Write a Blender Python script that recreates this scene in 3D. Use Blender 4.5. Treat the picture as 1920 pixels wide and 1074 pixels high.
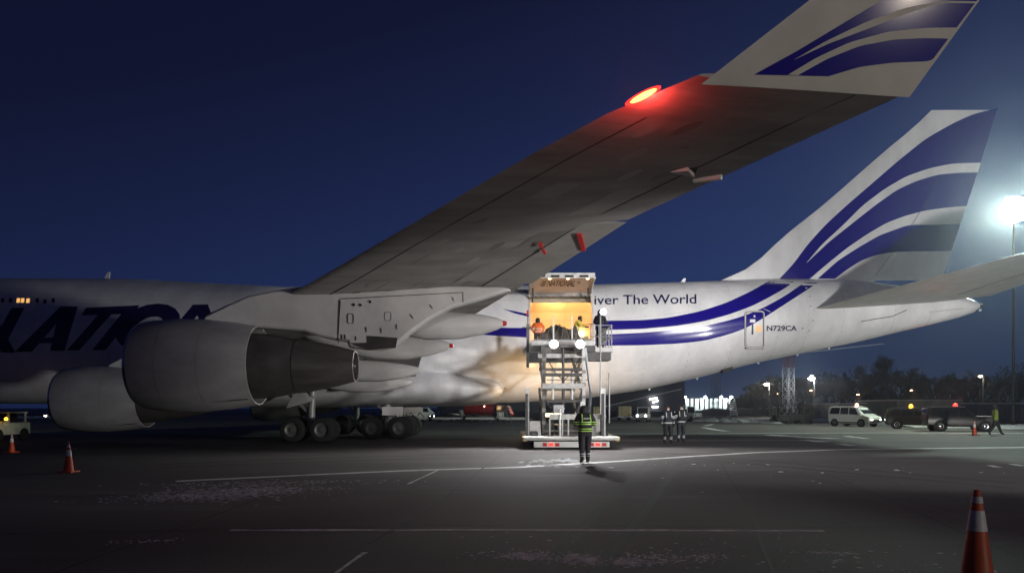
import bpy, bmesh, math, random
import numpy as np
from mathutils import Vector, Matrix
random.seed(7); rng = np.random.default_rng(7)
R = math.radians
scene = bpy.context.scene
for o in list(bpy.data.objects): bpy.data.objects.remove(o)
col = scene.collection

# ------------------------------------------------------------------ camera, sky, lights, exposure
F, HZ, EYE = 1400.0, 763.0, 1.75          # focal length and horizon in photo pixels, eye height in metres
cd = bpy.data.cameras.new('camera'); cam = bpy.data.objects.new('camera', cd); col.objects.link(cam)
cam.location = (0, 0, EYE); cam.rotation_euler = (R(90), 0, 0)
cd.sensor_width = 36; cd.lens = F / 1920 * 36; cd.shift_y = (HZ - 537) / 1920
cd.clip_start = .1; cd.clip_end = 8000
scene.camera = cam
scene.view_settings.view_transform = 'Standard'; scene.view_settings.look = 'None'
scene.view_settings.exposure = 0.0; scene.view_settings.gamma = 1.0
scene.view_settings.use_curve_mapping = False
scene.render.engine = 'CYCLES'
try:
    scene.cycles.use_denoising = True; scene.cycles.denoiser = 'OPENIMAGEDENOISE'
    scene.cycles.sample_clamp_indirect = 4.0; scene.cycles.max_bounces = 6
except Exception: pass

world = bpy.data.worlds.new('World'); scene.world = world; world.use_nodes = True
wn = world.node_tree; wn.nodes.clear()
w_out = wn.nodes.new('ShaderNodeOutputWorld'); w_bg = wn.nodes.new('ShaderNodeBackground')
w_tc = wn.nodes.new('ShaderNodeTexCoord'); w_sep = wn.nodes.new('ShaderNodeSeparateXYZ'); w_rmp = wn.nodes.new('ShaderNodeValToRGB')
wn.links.new(w_tc.outputs['Generated'], w_sep.inputs[0])
# dusk: brightest a little way up over the far side of the apron, falling off to the zenith and to the west
w_add = wn.nodes.new('ShaderNodeMath'); w_add.operation = 'MULTIPLY_ADD'; w_add.inputs[1].default_value = -.30
wn.links.new(w_sep.outputs['X'], w_add.inputs[0]); wn.links.new(w_sep.outputs['Z'], w_add.inputs[2])
w_ad2 = wn.nodes.new('ShaderNodeMath'); w_ad2.operation = 'MULTIPLY_ADD'; w_ad2.inputs[1].default_value = -.13
w_of = wn.nodes.new('ShaderNodeMath'); w_of.operation = 'ADD'; w_of.inputs[1].default_value = .12
wn.links.new(w_sep.outputs['Y'], w_ad2.inputs[0]); wn.links.new(w_add.outputs[0], w_ad2.inputs[2]); wn.links.new(w_ad2.outputs[0], w_of.inputs[0])
wn.links.new(w_of.outputs[0], w_rmp.inputs[0])
cr = w_rmp.color_ramp
cr.elements[0].position = 0.0; cr.elements[0].color = (.012, .026, .072, 1)
cr.elements[1].position = 1.0; cr.elements[1].color = (.0022, .0032, .012, 1)
for p, c in ((.05, (.015, .032, .100, 1)), (.10, (.017, .034, .115, 1)), (.22, (.0135, .024, .086, 1)), (.36, (.0090, .0150, .054, 1)), (.5, (.0056, .0078, .030, 1)), (.65, (.0045, .006, .023, 1))):
    e = cr.elements.new(p); e.color = c
wn.links.new(w_rmp.outputs[0], w_bg.inputs[0]); w_bg.inputs[1].default_value = 1.0
wn.links.new(w_bg.outputs[0], w_out.inputs[0])

def lamp(name, kind, loc, power, color=(1, 1, 1), target=None, size=.3, cone=None, blend=.2, parent=None):
    d = bpy.data.lights.new(name, kind); d.energy = power; d.color = color
    d.shadow_soft_size = size
    if kind == 'SPOT': d.spot_size = R(cone or 120); d.spot_blend = blend
    o = bpy.data.objects.new(name, d); col.objects.link(o); o.location = loc
    if target is not None:
        o.rotation_euler = (Vector(target) - Vector(loc)).to_track_quat('-Z', 'Y').to_euler()
    return o
# apron floodlights standing behind the photographer (their masts are built further down)
FLOOD_A = (46, -46, 16.0)
FLOOD_B = (17, -46, 9.5)
lamp('apron_flood_light', 'SPOT', FLOOD_A, 250000, (1.0, .97, .96), (2.7, 40.8, 11), 3.0, 14.2, .3)
lamp('apron_flood_light', 'SPOT', FLOOD_B, 28000, (1.0, .95, .90), (9, 43, 24.0), .5, 36, .15)
# the visible flood mast at the right edge of the picture
FLOOD_C = (41.5, 62, 18.2)
lamp('mast_flood_light', 'SPOT', (FLOOD_C[0] - .6, FLOOD_C[1] - .9, FLOOD_C[2] - .4), 30000, (.86, 1.0, .80), (-6, 62, 0), .6, 150, 1.0)
# mobile light tower on the right of the stand, low down: it throws the tailplane's shadow up the fin
TOWER = (25.0, 10.0, 1.7)
lamp('light_tower_lamp', 'SPOT', TOWER, 25500, (1.0, .97, .93), (17.2, 39, 4.6), .8, 117, .10)
# low work light standing near the photographer: its reflection shows in the winglet
WORK = (12.6, -1.2, 1.0)
lamp('stand_work_light', 'SPOT', (WORK[0], WORK[1] + .1, WORK[2]), 700, (1.0, .86, .68), (1, 20, 9.0), .15, 100, .8)

# ------------------------------------------------------------------ materials
def mat(name, color, rough=.6, metal=0.0, spec=.5, vary=.0, vscale=3.0, bump=0.0, bscale=40.0, coat=0.0, emit=None, estr=0.0, streak=None):
    m = bpy.data.materials.new(name); m.use_nodes = True
    nt = m.node_tree; b = nt.nodes['Principled BSDF']
    b.inputs['Base Color'].default_value = (*color, 1)
    b.inputs['Roughness'].default_value = rough; b.inputs['Metallic'].default_value = metal
    b.inputs['Specular IOR Level'].default_value = spec
    if coat: b.inputs['Coat Weight'].default_value = coat; b.inputs['Coat Roughness'].default_value = .05
    if vary or bump or streak:
        tc = nt.nodes.new('ShaderNodeTexCoord')
    if vary:
        mp = nt.nodes.new('ShaderNodeMapping'); nt.links.new(tc.outputs['Object'], mp.inputs[0])
        if streak: mp.inputs['Scale'].default_value = streak
        n = nt.nodes.new('ShaderNodeTexNoise'); n.inputs['Scale'].default_value = vscale; n.inputs['Detail'].default_value = 7; n.inputs['Roughness'].default_value = .62
        nt.links.new(mp.outputs[0], n.inputs[0])
        r = nt.nodes.new('ShaderNodeValToRGB')
        r.color_ramp.elements[0].position = .3; r.color_ramp.elements[1].position = .72
        r.color_ramp.elements[0].color = tuple(max(0, c * (1 - vary)) for c in color) + (1,)
        r.color_ramp.elements[1].color = tuple(min(1, c * (1 + vary * .5)) for c in color) + (1,)
        nt.links.new(n.outputs['Fac'], r.inputs[0]); nt.links.new(r.outputs[0], b.inputs['Base Color'])
        mr = nt.nodes.new('ShaderNodeMapRange'); mr.inputs[3].default_value = max(.03, rough - .12); mr.inputs[4].default_value = min(1, rough + .15)
        nt.links.new(n.outputs['Fac'], mr.inputs[0]); nt.links.new(mr.outputs[0], b.inputs['Roughness'])
    if bump:
        n2 = nt.nodes.new('ShaderNodeTexNoise'); n2.inputs['Scale'].default_value = bscale; n2.inputs['Detail'].default_value = 5
        nt.links.new(tc.outputs['Object'], n2.inputs[0])
        bp = nt.nodes.new('ShaderNodeBump'); bp.inputs['Strength'].default_value = bump; bp.inputs['Distance'].default_value = .02
        nt.links.new(n2.outputs['Fac'], bp.inputs['Height']); nt.links.new(bp.outputs[0], b.inputs['Normal'])
    if emit is not None:
        b.inputs['Emission Color'].default_value = (*emit, 1); b.inputs['Emission Strength'].default_value = estr
    return m

def asphalt_mat():
    m = bpy.data.materials.new('apron_asphalt'); m.use_nodes = True; nt = m.node_tree; b = nt.nodes['Principled BSDF']
    L = nt.links.new; N = nt.nodes.new
    tc = N('ShaderNodeTexCoord')
    n1 = N('ShaderNodeTexNoise'); n1.inputs['Scale'].default_value = .09; n1.inputs['Detail'].default_value = 8; n1.inputs['Roughness'].default_value = .6
    mp = N('ShaderNodeMapping'); mp.inputs['Rotation'].default_value = (0, 0, R(-14)); mp.inputs['Scale'].default_value = (.28, 1.2, 1)
    L(tc.outputs['Object'], mp.inputs[0]); L(mp.outputs[0], n1.inputs[0])
    r1 = N('ShaderNodeValToRGB'); r1.color_ramp.elements[0].position = .32; r1.color_ramp.elements[1].position = .72
    r1.color_ramp.elements[0].color = (.060, .055, .054, 1); r1.color_ramp.elements[1].color = (.15, .142, .136, 1)
    L(n1.outputs['Fac'], r1.inputs[0])
    # grit
    n2 = N('ShaderNodeTexNoise'); n2.inputs['Scale'].default_value = 26; n2.inputs['Detail'].default_value = 6; n2.inputs['Roughness'].default_value = .75
    L(tc.outputs['Object'], n2.inputs[0])
    mr = N('ShaderNodeMapRange'); mr.inputs[1].default_value = .3; mr.inputs[2].default_value = .7; mr.inputs[3].default_value = .62; mr.inputs[4].default_value = 1.35
    L(n2.outputs['Fac'], mr.inputs[0])
    mx = N('ShaderNodeMix'); mx.data_type = 'RGBA'; mx.blend_type = 'MULTIPLY'; mx.inputs[0].default_value = 1
    L(r1.outputs[0], mx.inputs[6]); L(mr.outputs[0], mx.inputs[7])
    # frost blown into thin streaks
    mp3 = N('ShaderNodeMapping'); mp3.inputs['Rotation'].default_value = (0, 0, R(6)); mp3.inputs['Scale'].default_value = (.12, .8, 1)
    L(tc.outputs['Object'], mp3.inputs[0])
    n3 = N('ShaderNodeTexNoise'); n3.inputs['Scale'].default_value = .8; n3.inputs['Detail'].default_value = 10; n3.inputs['Roughness'].default_value = .7
    L(mp3.outputs[0], n3.inputs[0])
    r3 = N('ShaderNodeValToRGB'); r3.color_ramp.elements[0].position = .56; r3.color_ramp.elements[1].position = .84
    r3.color_ramp.elements[0].color = (0, 0, 0, 1); r3.color_ramp.elements[1].color = (.55, .55, .55, 1)
    L(n3.outputs['Fac'], r3.inputs[0])
    mx2 = N('ShaderNodeMix'); mx2.data_type = 'RGBA'; mx2.inputs[7].default_value = (.30, .30, .31, 1)
    L(r3.outputs[0], mx2.inputs[0]); L(mx.outputs[2], mx2.inputs[6])
    L(mx2.outputs[2], b.inputs['Base Color'])
    rr = N('ShaderNodeMapRange'); rr.inputs[3].default_value = .68; rr.inputs[4].default_value = .95
    L(n1.outputs['Fac'], rr.inputs[0]); L(rr.outputs[0], b.inputs['Roughness'])
    bp = N('ShaderNodeBump'); bp.inputs['Strength'].default_value = .5; bp.inputs['Distance'].default_value = .012
    L(n2.outputs['Fac'], bp.inputs['Height']); L(bp.outputs[0], b.inputs['Normal'])
    b.inputs['Specular IOR Level'].default_value = .12
    return m

M = {}
M['asphalt'] = asphalt_mat()
M['seam'] = mat('seam_tar', (.022, .021, .02), .8)
M['tyremark'] = mat('tyre_mark', (.032, .030, .030), .85, vary=.6, vscale=1.5)
M['frost'] = mat('frost', (.62, .62, .64), .85, vary=.6, vscale=5, bump=.5, bscale=30)
M['snow'] = mat('snow', (.72, .73, .76), .8, vary=.35, vscale=3, bump=.7, bscale=14)
M['line'] = mat('road_paint', (.62, .62, .60), .6, vary=.45, vscale=2.5)
M['yellowline'] = mat('yellow_paint', (.55, .40, .06), .6, vary=.3, vscale=2)
M['white'] = mat('fuselage_white', (.74, .74, .75), .34, vary=.20, vscale=.9, streak=(.9, 1, .45), bump=.02, bscale=2, coat=.25)
M['white_grey'] = mat('fairing_grey_white', (.62, .61, .60), .42, vary=.18, vscale=1.0)
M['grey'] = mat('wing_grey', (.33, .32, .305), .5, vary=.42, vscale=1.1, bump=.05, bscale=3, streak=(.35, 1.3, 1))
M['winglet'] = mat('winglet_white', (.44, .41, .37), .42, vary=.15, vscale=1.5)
M['grey_light'] = mat('flap_grey', (.40, .39, .37), .48, vary=.25, vscale=1.2)
M['grey_dark'] = mat('leading_edge_grey', (.20, .195, .185), .42, vary=.3, vscale=1.0)
M['blue'] = mat('livery_blue', (.011, .006, .19), .16, spec=.35, coat=.3)
M['navy'] = mat('lettering_navy', (.012, .012, .07), .3, coat=.4)
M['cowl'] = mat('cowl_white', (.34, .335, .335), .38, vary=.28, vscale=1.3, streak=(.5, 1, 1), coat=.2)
M['lip'] = mat('intake_lip_metal', (.72, .72, .74), .18, 1.0)
M['core'] = mat('core_metal_dark', (.10, .095, .09), .45, .45, vary=.35, vscale=2.0)
M['nozzle'] = mat('nozzle_metal', (.13, .122, .115), .42, .5, vary=.4, vscale=1.5, streak=(.4, 2, 2))
M['black'] = mat('black_matte', (.012, .012, .012), .7)
M['rubber'] = mat('tyre_rubber', (.018, .018, .018), .8, vary=.3, vscale=6)
M['hub'] = mat('wheel_hub', (.15, .15, .145), .45, .3)
M['strut'] = mat('strut_paint', (.35, .35, .34), .4, .2, vary=.3, vscale=4)
M['red'] = mat('red_paint', (.55, .02, .015), .4)
M['red_bright'] = mat('red_strip', (.85, .03, .03), .6)
M['liner'] = mat('hold_liner', (.76, .66, .50), .6, vary=.12, vscale=.8)
M['door_in'] = mat('door_inner_panel', (.66, .60, .54), .55, vary=.15, vscale=1.6)
M['steel'] = mat('loader_paint', (.55, .55, .53), .45, .1, vary=.3, vscale=4)
M['steel_d'] = mat('loader_dark_steel', (.07, .068, .065), .5, .3, vary=.4, vscale=4)
M['steel_m'] = mat('loader_mid_steel', (.22, .21, .20), .45, .4, vary=.4, vscale=4)
M['galv'] = mat('galvanised', (.45, .46, .47), .42, .6, vary=.25, vscale=5)
M['net'] = mat('cargo_net', (.30, .27, .22), .9)
M['tarp'] = mat('cargo_wrap', (.11, .092, .08), .6, vary=.7, vscale=5, bump=.5, bscale=7)
M['glass'] = mat('vehicle_glass', (.02, .025, .03), .06, 0, .8)
M['chrome'] = mat('trim_metal', (.6, .6, .6), .2, 1)
M['concrete'] = mat('shed_wall', (.22, .21, .20), .85, vary=.35, vscale=.7)
M['beige'] = mat('container_beige', (.46, .40, .30), .6, vary=.25, vscale=.8)
M['hangar'] = mat('hangar_navy', (.030, .040, .075), .55, vary=.3, vscale=.2)
M['facade'] = mat('facade_panel', (.68, .72, .72), .6)
M['window_dark'] = mat('window_dark', (.02, .025, .03), .15)
M['bark'] = mat('bark', (.035, .028, .022), .9)
M['twig'] = mat('twigs', (.040, .034, .028), .95)
M['soil'] = mat('embankment', (.045, .042, .035), .95, vary=.5, vscale=.3, bump=.4, bscale=2)
M['orange_cone'] = mat('cone_orange', (.62, .085, .02), .5, vary=.35, vscale=5)
M['reflect'] = mat('reflective_band', (.70, .70, .70), .45, 0, .6, vary=.3, vscale=9)
M['green_van'] = mat('tug_pale_green', (.55, .62, .46), .5, vary=.3, vscale=3)
M['van_white'] = mat('van_white', (.70, .72, .70), .3, coat=.4)
M['suv_dark'] = mat('suv_dark_red', (.018, .012, .012), .28, coat=.6)
M['suv_green'] = mat('suv_dark_green', (.022, .024, .018), .28, coat=.6)
M['forklift'] = mat('forklift_dark', (.035, .035, .032), .5, vary=.3, vscale=3)
M['tractor'] = mat('tractor_grey', (.50, .52, .52), .45, vary=.2, vscale=3)
M['truck_red'] = mat('truck_red', (.30, .015, .018), .45, vary=.3, vscale=1.2)
M['crate'] = mat('wrapped_cargo', (.50, .40, .23), .5, vary=.4, vscale=2.2, bump=.3, bscale=5)
def emat(name, c, s): return mat(name, (.02, .02, .02), .4, emit=c, estr=s)
M['mast_grey'] = mat('mast_grey', (.22, .23, .24), .6)
M['mast_red'] = mat('mast_red', (.16, .03, .03), .6)
M['e_white'] = emat('lamp_white', (1, .98, .95), 30)
M['e_flood'] = emat('flood_lens', (.86, 1, .96), 22)
M['e_mast'] = emat('mast_flood_lens', (.74, 1, .95), 420)
M['e_warm'] = emat('lamp_warm', (1, .72, .36), 14)
M['e_winlit'] = emat('window_lit', (1, .52, .16), 1.0)
M['e_red'] = emat('nav_red', (1, .013, .008), 6)
M['e_navcore'] = emat('nav_core', (1, .50, .10), 4)
M['e_tail'] = emat('tail_lamp', (1, .02, .015), 3)
M['e_amber'] = emat('beacon_amber', (1, .42, .02), 10)
M['e_beacred'] = emat('beacon_red', (1, .010, .008), 14)
M['e_street'] = emat('street_lamp_warm', (1, .88, .66), 26)
M['e_orange'] = emat('street_lamp_orange', (1, .50, .28), 12)
M['e_head'] = emat('headlamp', (.9, .96, 1), 22)

# ------------------------------------------------------------------ mesh helpers
class MB:
    def __init__(s): s.v = []; s.f = []; s.mi = []; s.cur = 0
    def add(s, vs, fs):
        n = len(s.v); s.v += [tuple(map(float, p)) for p in vs]
        for f in fs: s.f.append([i + n for i in f]); s.mi.append(s.cur)
        return s
    def box(s, c, d, rz=0, ry=0, rx=0):
        m = Matrix.Translation(c) @ Matrix.Rotation(rz, 4, 'Z') @ Matrix.Rotation(ry, 4, 'Y') @ Matrix.Rotation(rx, 4, 'X')
        h = [x / 2 for x in d]
        vs = [m @ Vector((sx * h[0], sy * h[1], sz * h[2])) for sx in (-1, 1) for sy in (-1, 1) for sz in (-1, 1)]
        return s.add(vs, [(0, 1, 3, 2), (4, 6, 7, 5), (0, 4, 5, 1), (2, 3, 7, 6), (0, 2, 6, 4), (1, 5, 7, 3)])
    def bx(s, x0, x1, y0, y1, z0, z1): return s.box(((x0 + x1) / 2, (y0 + y1) / 2, (z0 + z1) / 2), (abs(x1 - x0), abs(y1 - y0), abs(z1 - z0)))
    def beam(s, p, q, w, h=None):
        h = h or w; p = Vector(p); q = Vector(q); d = q - p; L = d.length
        rot = d.to_track_quat('X', 'Z').to_matrix().to_4x4()
        m = Matrix.Translation((p + q) / 2) @ rot
        vs = [m @ Vector((a * L / 2, b * w / 2, c * h / 2)) for a in (-1, 1) for b in (-1, 1) for c in (-1, 1)]
        return s.add(vs, [(0, 1, 3, 2), (4, 6, 7, 5), (0, 4, 5, 1), (2, 3, 7, 6), (0, 2, 6, 4), (1, 5, 7, 3)])
    def tube(s, p, q, r0, r1=None, n=8, caps=True):
        r1 = r0 if r1 is None else r1; p = Vector(p); q = Vector(q); d = (q - p).normalized()
        a = d.orthogonal().normalized(); b = d.cross(a); vs = []; fs = []
        for c, r in ((p, r0), (q, r1)):
            for i in range(n):
                t = 2 * math.pi * i / n; vs.append(c + a * (r * math.cos(t)) + b * (r * math.sin(t)))
        fs = [(i, (i + 1) % n, n + (i + 1) % n, n + i) for i in range(n)]
        if caps: fs += [tuple(range(n - 1, -1, -1)), tuple(range(n, 2 * n))]
        return s.add(vs, fs)
    def path(s, pts, r, n=6):
        for a, b in zip(pts, pts[1:]): s.tube(a, b, r, n=n)
        return s
    def lathe(s, prof, o, axis='Z', n=24, caps=(True, True), sx=1, sy=1):
        vs = []; k = len(prof)
        for a, r in prof:
            for i in range(n):
                t = 2 * math.pi * i / n; c, d = r * math.cos(t) * sx, r * math.sin(t) * sy
                vs.append((o[0] + c, o[1] + d, o[2] + a) if axis == 'Z' else (o[0] + a, o[1] + c, o[2] + d) if axis == 'X' else (o[0] + c, o[1] + a, o[2] + d))
        fs = []
        for j in range(k - 1):
            for i in range(n):
                q = (j * n + i, j * n + (i + 1) % n, (j + 1) * n + (i + 1) % n, (j + 1) * n + i)
                fs.append(q if axis != 'Y' else q[::-1])
        if caps[0]: fs.append(tuple(range(n))[::-1])
        if caps[1]: fs.append(tuple(range((k - 1) * n, k * n)))
        return s.add(vs, fs)
    def loft(s, rings, closed=True, caps=True):
        n = len(rings[0]); vs = [p for r in rings for p in r]; fs = []
        for j in range(len(rings) - 1):
            for i in range(n if closed else n - 1):
                fs.append((j * n + i, j * n + (i + 1) % n, (j + 1) * n + (i + 1) % n, (j + 1) * n + i))
        if caps and closed: fs += [tuple(range(n))[::-1], tuple(range((len(rings) - 1) * n, len(rings) * n))]
        return s.add(vs, fs)
    def prism(s, poly, mapper, a, b):
        n = len(poly); vs = [mapper(p, a) for p in poly] + [mapper(p, b) for p in poly]
        return s.add(vs, [tuple(range(n))[::-1], tuple(range(n, 2 * n))] + [(i, (i + 1) % n, n + (i + 1) % n, n + i) for i in range(n)])
    def sphere(s, c, r, n=10, m=7, sc=(1, 1, 1)):
        rings = []
        for j in range(1, m):
            ph = math.pi * j / m
            rings.append([(c[0] + sc[0] * r * math.sin(ph) * math.cos(2 * math.pi * i / n), c[1] + sc[1] * r * math.sin(ph) * math.sin(2 * math.pi * i / n), c[2] + sc[2] * r * math.cos(ph)) for i in range(n)])
        return s.loft(rings)
    def build(s, name, mt, parent=None, smooth=35, loc=None, bevel=0):
        me = bpy.data.meshes.new(name); me.from_pydata(s.v, [], s.f)
        ms = mt if isinstance(mt, (list, tuple)) else [mt]
        for m in ms: me.materials.append(M[m] if isinstance(m, str) else m)
        if len(ms) > 1: me.polygons.foreach_set('material_index', s.mi)
        bm = bmesh.new(); bm.from_mesh(me); bmesh.ops.recalc_face_normals(bm, faces=bm.faces); bm.to_mesh(me); bm.free()
        if smooth:
            me.polygons.foreach_set('use_smooth', [True] * len(me.polygons)); me.set_sharp_from_angle(angle=R(smooth))
        o = bpy.data.objects.new(name, me); col.objects.link(o)
        if parent: o.parent = parent
        if loc: o.location = loc
        if bevel:
            b = o.modifiers.new('bevel', 'BEVEL'); b.width = bevel; b.segments = 2; b.limit_method = 'ANGLE'
        return o

def tag(o, label=None, cat=None, group=None, kind=None):
    if label: o['label'] = label
    if cat: o['category'] = cat
    if group: o['group'] = group
    if kind: o['kind'] = kind
    return o
def thing(name, label, cat, loc=(0, 0, 0), rz=0, group=None):
    o = bpy.data.objects.new(name, None); col.objects.link(o); o.location = loc; o.rotation_euler = (0, 0, rz)
    o.empty_display_size = .2
    return tag(o, label, cat, group)
def copy_tree(o, loc=None, rz=None, label=None, parent=None):
    c = o.copy(); col.objects.link(c)
    if parent: c.parent = parent
    if loc is not None: c.location = loc
    if rz is not None: c.rotation_euler = (0, 0, rz)
    if label: c['label'] = label
    for ch in list(o.children): copy_tree(ch, parent=c)
    return c
def at(u, v, Y): return Vector(((u - 960) * Y / F, Y, EYE + (HZ - v) * Y / F))
def gnd(u, v, z=0.0):
    Y = (EYE - z) * F / (v - HZ); return Vector(((u - 960) * Y / F, Y, z))
def lerp(a, b, t): return a + (b - a) * t

# ------------------------------------------------------------------ ground
g = MB()
g.add([(-900, -200, 0), (900, -200, 0), (900, 1300, 0), (-900, 1300, 0)], [(0, 1, 2, 3)])
apron = g.build('apron', 'asphalt', smooth=0); tag(apron, kind='structure')

def strip(pts, w, z=.004, wob=0):
    mb = MB(); L = []; Rr = []
    P = [Vector((p[0], p[1], z)) for p in pts]
    for i, p in enumerate(P):
        d = (P[min(i + 1, len(P) - 1)] - P[max(i - 1, 0)]).normalized(); nrm = Vector((-d.y, d.x, 0))
        a = w / 2 * (1 + wob * (random.random() - .5)); b = w / 2 * (1 + wob * (random.random() - .5))
        L.append(p + nrm * a); Rr.append(p - nrm * b)
    n = len(P); mb.add(L + Rr, [(i, i + 1, n + i + 1, n + i) for i in range(n - 1)])
    return mb
def dense(pts, step=.6):
    out = []
    for a, b in zip(pts, pts[1:]):
        k = max(1, int((b - a).length / step))
        out += [a.lerp(b, i / k) for i in range(k)]
    return out + [pts[-1]]
def gp(*uv): return [gnd(u, v) for u, v in uv]
strip(dense(gp((330, 902), (600, 889), (760, 882), (960, 876), (1100, 868), (1180, 863), (1300, 855), (1420, 848), (1560, 843), (1700, 840.5), (1920, 838.5), (2200, 838))), .36, wob=.35).build('taxi_line', 'line', apron, 0)
strip(dense(gp((1120, 813), (1440, 812), (1700, 811), (1920, 812))), .45, wob=.4).build('stand_line', 'line', apron, 0)
strip(dense(gp((1100, 826), (1420, 825), (1560, 826))), .2, wob=.6).build('faded_line', 'line', apron, 0)
for seg, w in ((((1440, 815), (1500, 819), (1570, 822)), .7), (((1508, 825), (1545, 828)), .6), (((1570, 832), (1600, 835)), .45), (((1320, 801), (1345, 806), (1362, 808)), .6), (((1322, 798), (1336, 795)), .5),
               (((1585, 817), (1625, 822)), .4), (((1858, 872), (1872, 876)), .2), (((1898, 870), (1920, 873)), .2)):
    strip(dense(gp(*seg), .8), w, wob=.8, z=.005).build('dash_mark', 'line', apron, 0)
for seg, w, mt in ((((765, 907), (822, 881)), .07, 'frost'), (((690, 1020), (805, 955), (905, 878), (960, 838)), .06, 'seam'), (((630, 1074), (685, 1035)), .05, 'frost'),
                   (((1390, 862), (1500, 890), (1640, 925), (1800, 960)), .05, 'seam'), (((1040, 848), (1180, 843)), .06, 'seam'), (((0, 934), (300, 926), (700, 917)), .06, 'seam'), (((430, 994), (870, 993), (1545, 995)), .12, 'frost')):
    strip(dense(gp(*seg), .35), w, wob=.9, z=.0045).build('seam', mt, apron, 0)

# tyre marks and old tar joints across the apron
for seg, w in ((((300, 870), (620, 858), (900, 851)), .35), (((310, 876), (630, 864), (920, 856)), .35), (((1200, 845), (1500, 870), (1900, 905)), .3), (((1180, 849), (1480, 876), (1900, 915)), .3), (((1010, 1074), (1150, 930), (1220, 860)), .22), (((1120, 1074), (1230, 930), (1280, 860)), .22)):
    strip(dense(gp(*seg), .5), w, wob=.3, z=.003).build('tyre_mark', 'tyremark', apron, 0)
for seg in (((0, 868), (500, 846), (900, 832)), ((1200, 905), (1600, 868), (1900, 846)), ((100, 1074), (500, 930), (640, 870)), ((1450, 1074), (1390, 930), (1340, 850)), ((1900, 1040), (1640, 925), (1480, 860)), ((0, 1000), (800, 985), (1900, 990))):
    strip(dense(gp(*seg), .35), .045, wob=.8, z=.0035).build('tar_joint', 'seam', apron, 0)

def patch(uv, n, spread, size, name, label, mt='snow', zmax=.05):
    """loose crumbs of snow: hundreds of small uneven lumps strewn over a patch of ground"""
    mb = MB()
    for _ in range(n):
        t = random.random(); i = random.randrange(len(uv) - 1)
        a, b = gnd(*uv[i]), gnd(*uv[i + 1]); p = a.lerp(b, t)
        p += Vector((random.gauss(0, spread[0]), random.gauss(0, spread[1]), 0))
        r = size * (.3 + random.random() ** 4 * 2.6); k = random.randint(4, 6); ph = random.random() * 6
        h = min(zmax, r * random.uniform(.08, .28))
        ring = [(p.x + r * random.uniform(.6, 1.2) * math.cos(ph + 2 * math.pi * j / k), p.y + r * random.uniform(.6, 1.2) * math.sin(ph + 2 * math.pi * j / k), .001) for j in range(k)]
        mb.add(ring + [(p.x + random.uniform(-.3, .3) * r, p.y + random.uniform(-.3, .3) * r, h)], [(j, (j + 1) % k, k) for j in range(k)])
    o = mb.build(name, mt, None, 0); tag(o, label, None, None, 'stuff'); return o
patch([(960, 1035), (1080, 1045), (1250, 1048), (1320, 1040)], 1700, (.28, .16), .011, 'snow_crumbs', 'scattered snow crumbs on the dark asphalt in front')
patch([(960, 1040), (1090, 1050), (1200, 1056)], 2600, (.20, .10), .014, 'snow_drift', 'grey drift of trodden snow on the foreground asphalt', 'frost', .02)
patch([(1000, 1010), (1500, 1025), (1700, 1060), (1450, 1060)], 260, (.9, .5), .014, 'snow_crumbs', 'sparse snow crumbs around the foreground drift')
patch([(1500, 1035), (1550, 1035)], 240, (.16, .05), .010, 'snow_crumbs', 'small frost patch beside the crumbs')
patch([(330, 935), (420, 925), (525, 914)], 5200, (.75, .36), .020, 'snow_drift', 'long frosty patch on the asphalt under the engine', 'frost', .02)
patch([(350, 912), (480, 906), (660, 900)], 1500, (.9, .25), .017, 'snow_drift', 'thin frost streak on the asphalt under the engine', 'frost', .02)
patch([(230, 1018), (310, 1010)], 120, (.2, .06), .012, 'snow_crumbs', 'few snow crumbs on the dark left asphalt')
patch([(1000, 865), (1080, 862), (1090, 873), (1020, 872)], 700, (.22, .22), .05, 'snow_patch', 'bright snow patch on the line beside the marshaller', 'snow', .05)
patch([(1140, 870), (1300, 870), (1520, 905), (1860, 875)], 60, (1.6, .8), .045, 'snow_crumbs', 'scattered snow crumbs right of the loader')

# ------------------------------------------------------------------ the freighter
CY = 43.3
plane = thing('cargo_airplane', 'huge white four engine cargo airplane with blue stripes and open side door', 'airplane', (0, 0, 0))
FX = [-40.5, -40.0, -39, -37.5, -34, -30, -22, -17, -13, -8, 0, 4.3, 7.9, 10.6, 14.1, 16.4, 19.9, 23.7, 25.8, 26.7, 27.0]
FZT = [4.75, 5.4, 6.3, 7.6, 9.05, 9.2, 9.15, 8.88, 8.68, 8.68, 8.74, 8.80, 8.90, 8.98, 9.12, 9.16, 9.05, 8.6, 8.2, 7.95, 7.75]
FZB = [4.45, 3.9, 3.3, 2.6, 2.1, 1.95, 1.95, 1.95, 1.95, 1.95, 2.0, 2.25, 2.8, 3.4, 4.3, 4.78, 5.5, 6.4, 6.9, 7.2, 7.45]
FZM = [4.6, 4.6, 4.65, 4.9, 5.3, 5.35, 5.35, 5.35, 5.35, 5.35, 5.36, 5.45, 5.7, 5.95, 6.5, 6.85, 7.3, 7.6, 7.62, 7.6, 7.6]
FW = [.15, .7, 1.35, 2.2, 3.0, 3.25, 3.25, 3.25, 3.25, 3.25, 3.25, 3.25, 3.12, 2.95, 2.55, 2.25, 1.75, 1.05, .65, .45, .25]
def fq(X): return (np.interp(X, FX, FZT), np.interp(X, FX, FZB), np.interp(X, FX, FZM), np.interp(X, FX, FW))
def fpt(X, Z, off=0.0, side=-1):
    zt, zb, zm, w = fq(X); h = (zt - zm) if Z >= zm else (zm - zb); q = max(-1, min(1, (Z - zm) / h))
    return Vector((X, CY + side * (w * math.sqrt(max(0, 1 - q * q)) + off), Z))
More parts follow.
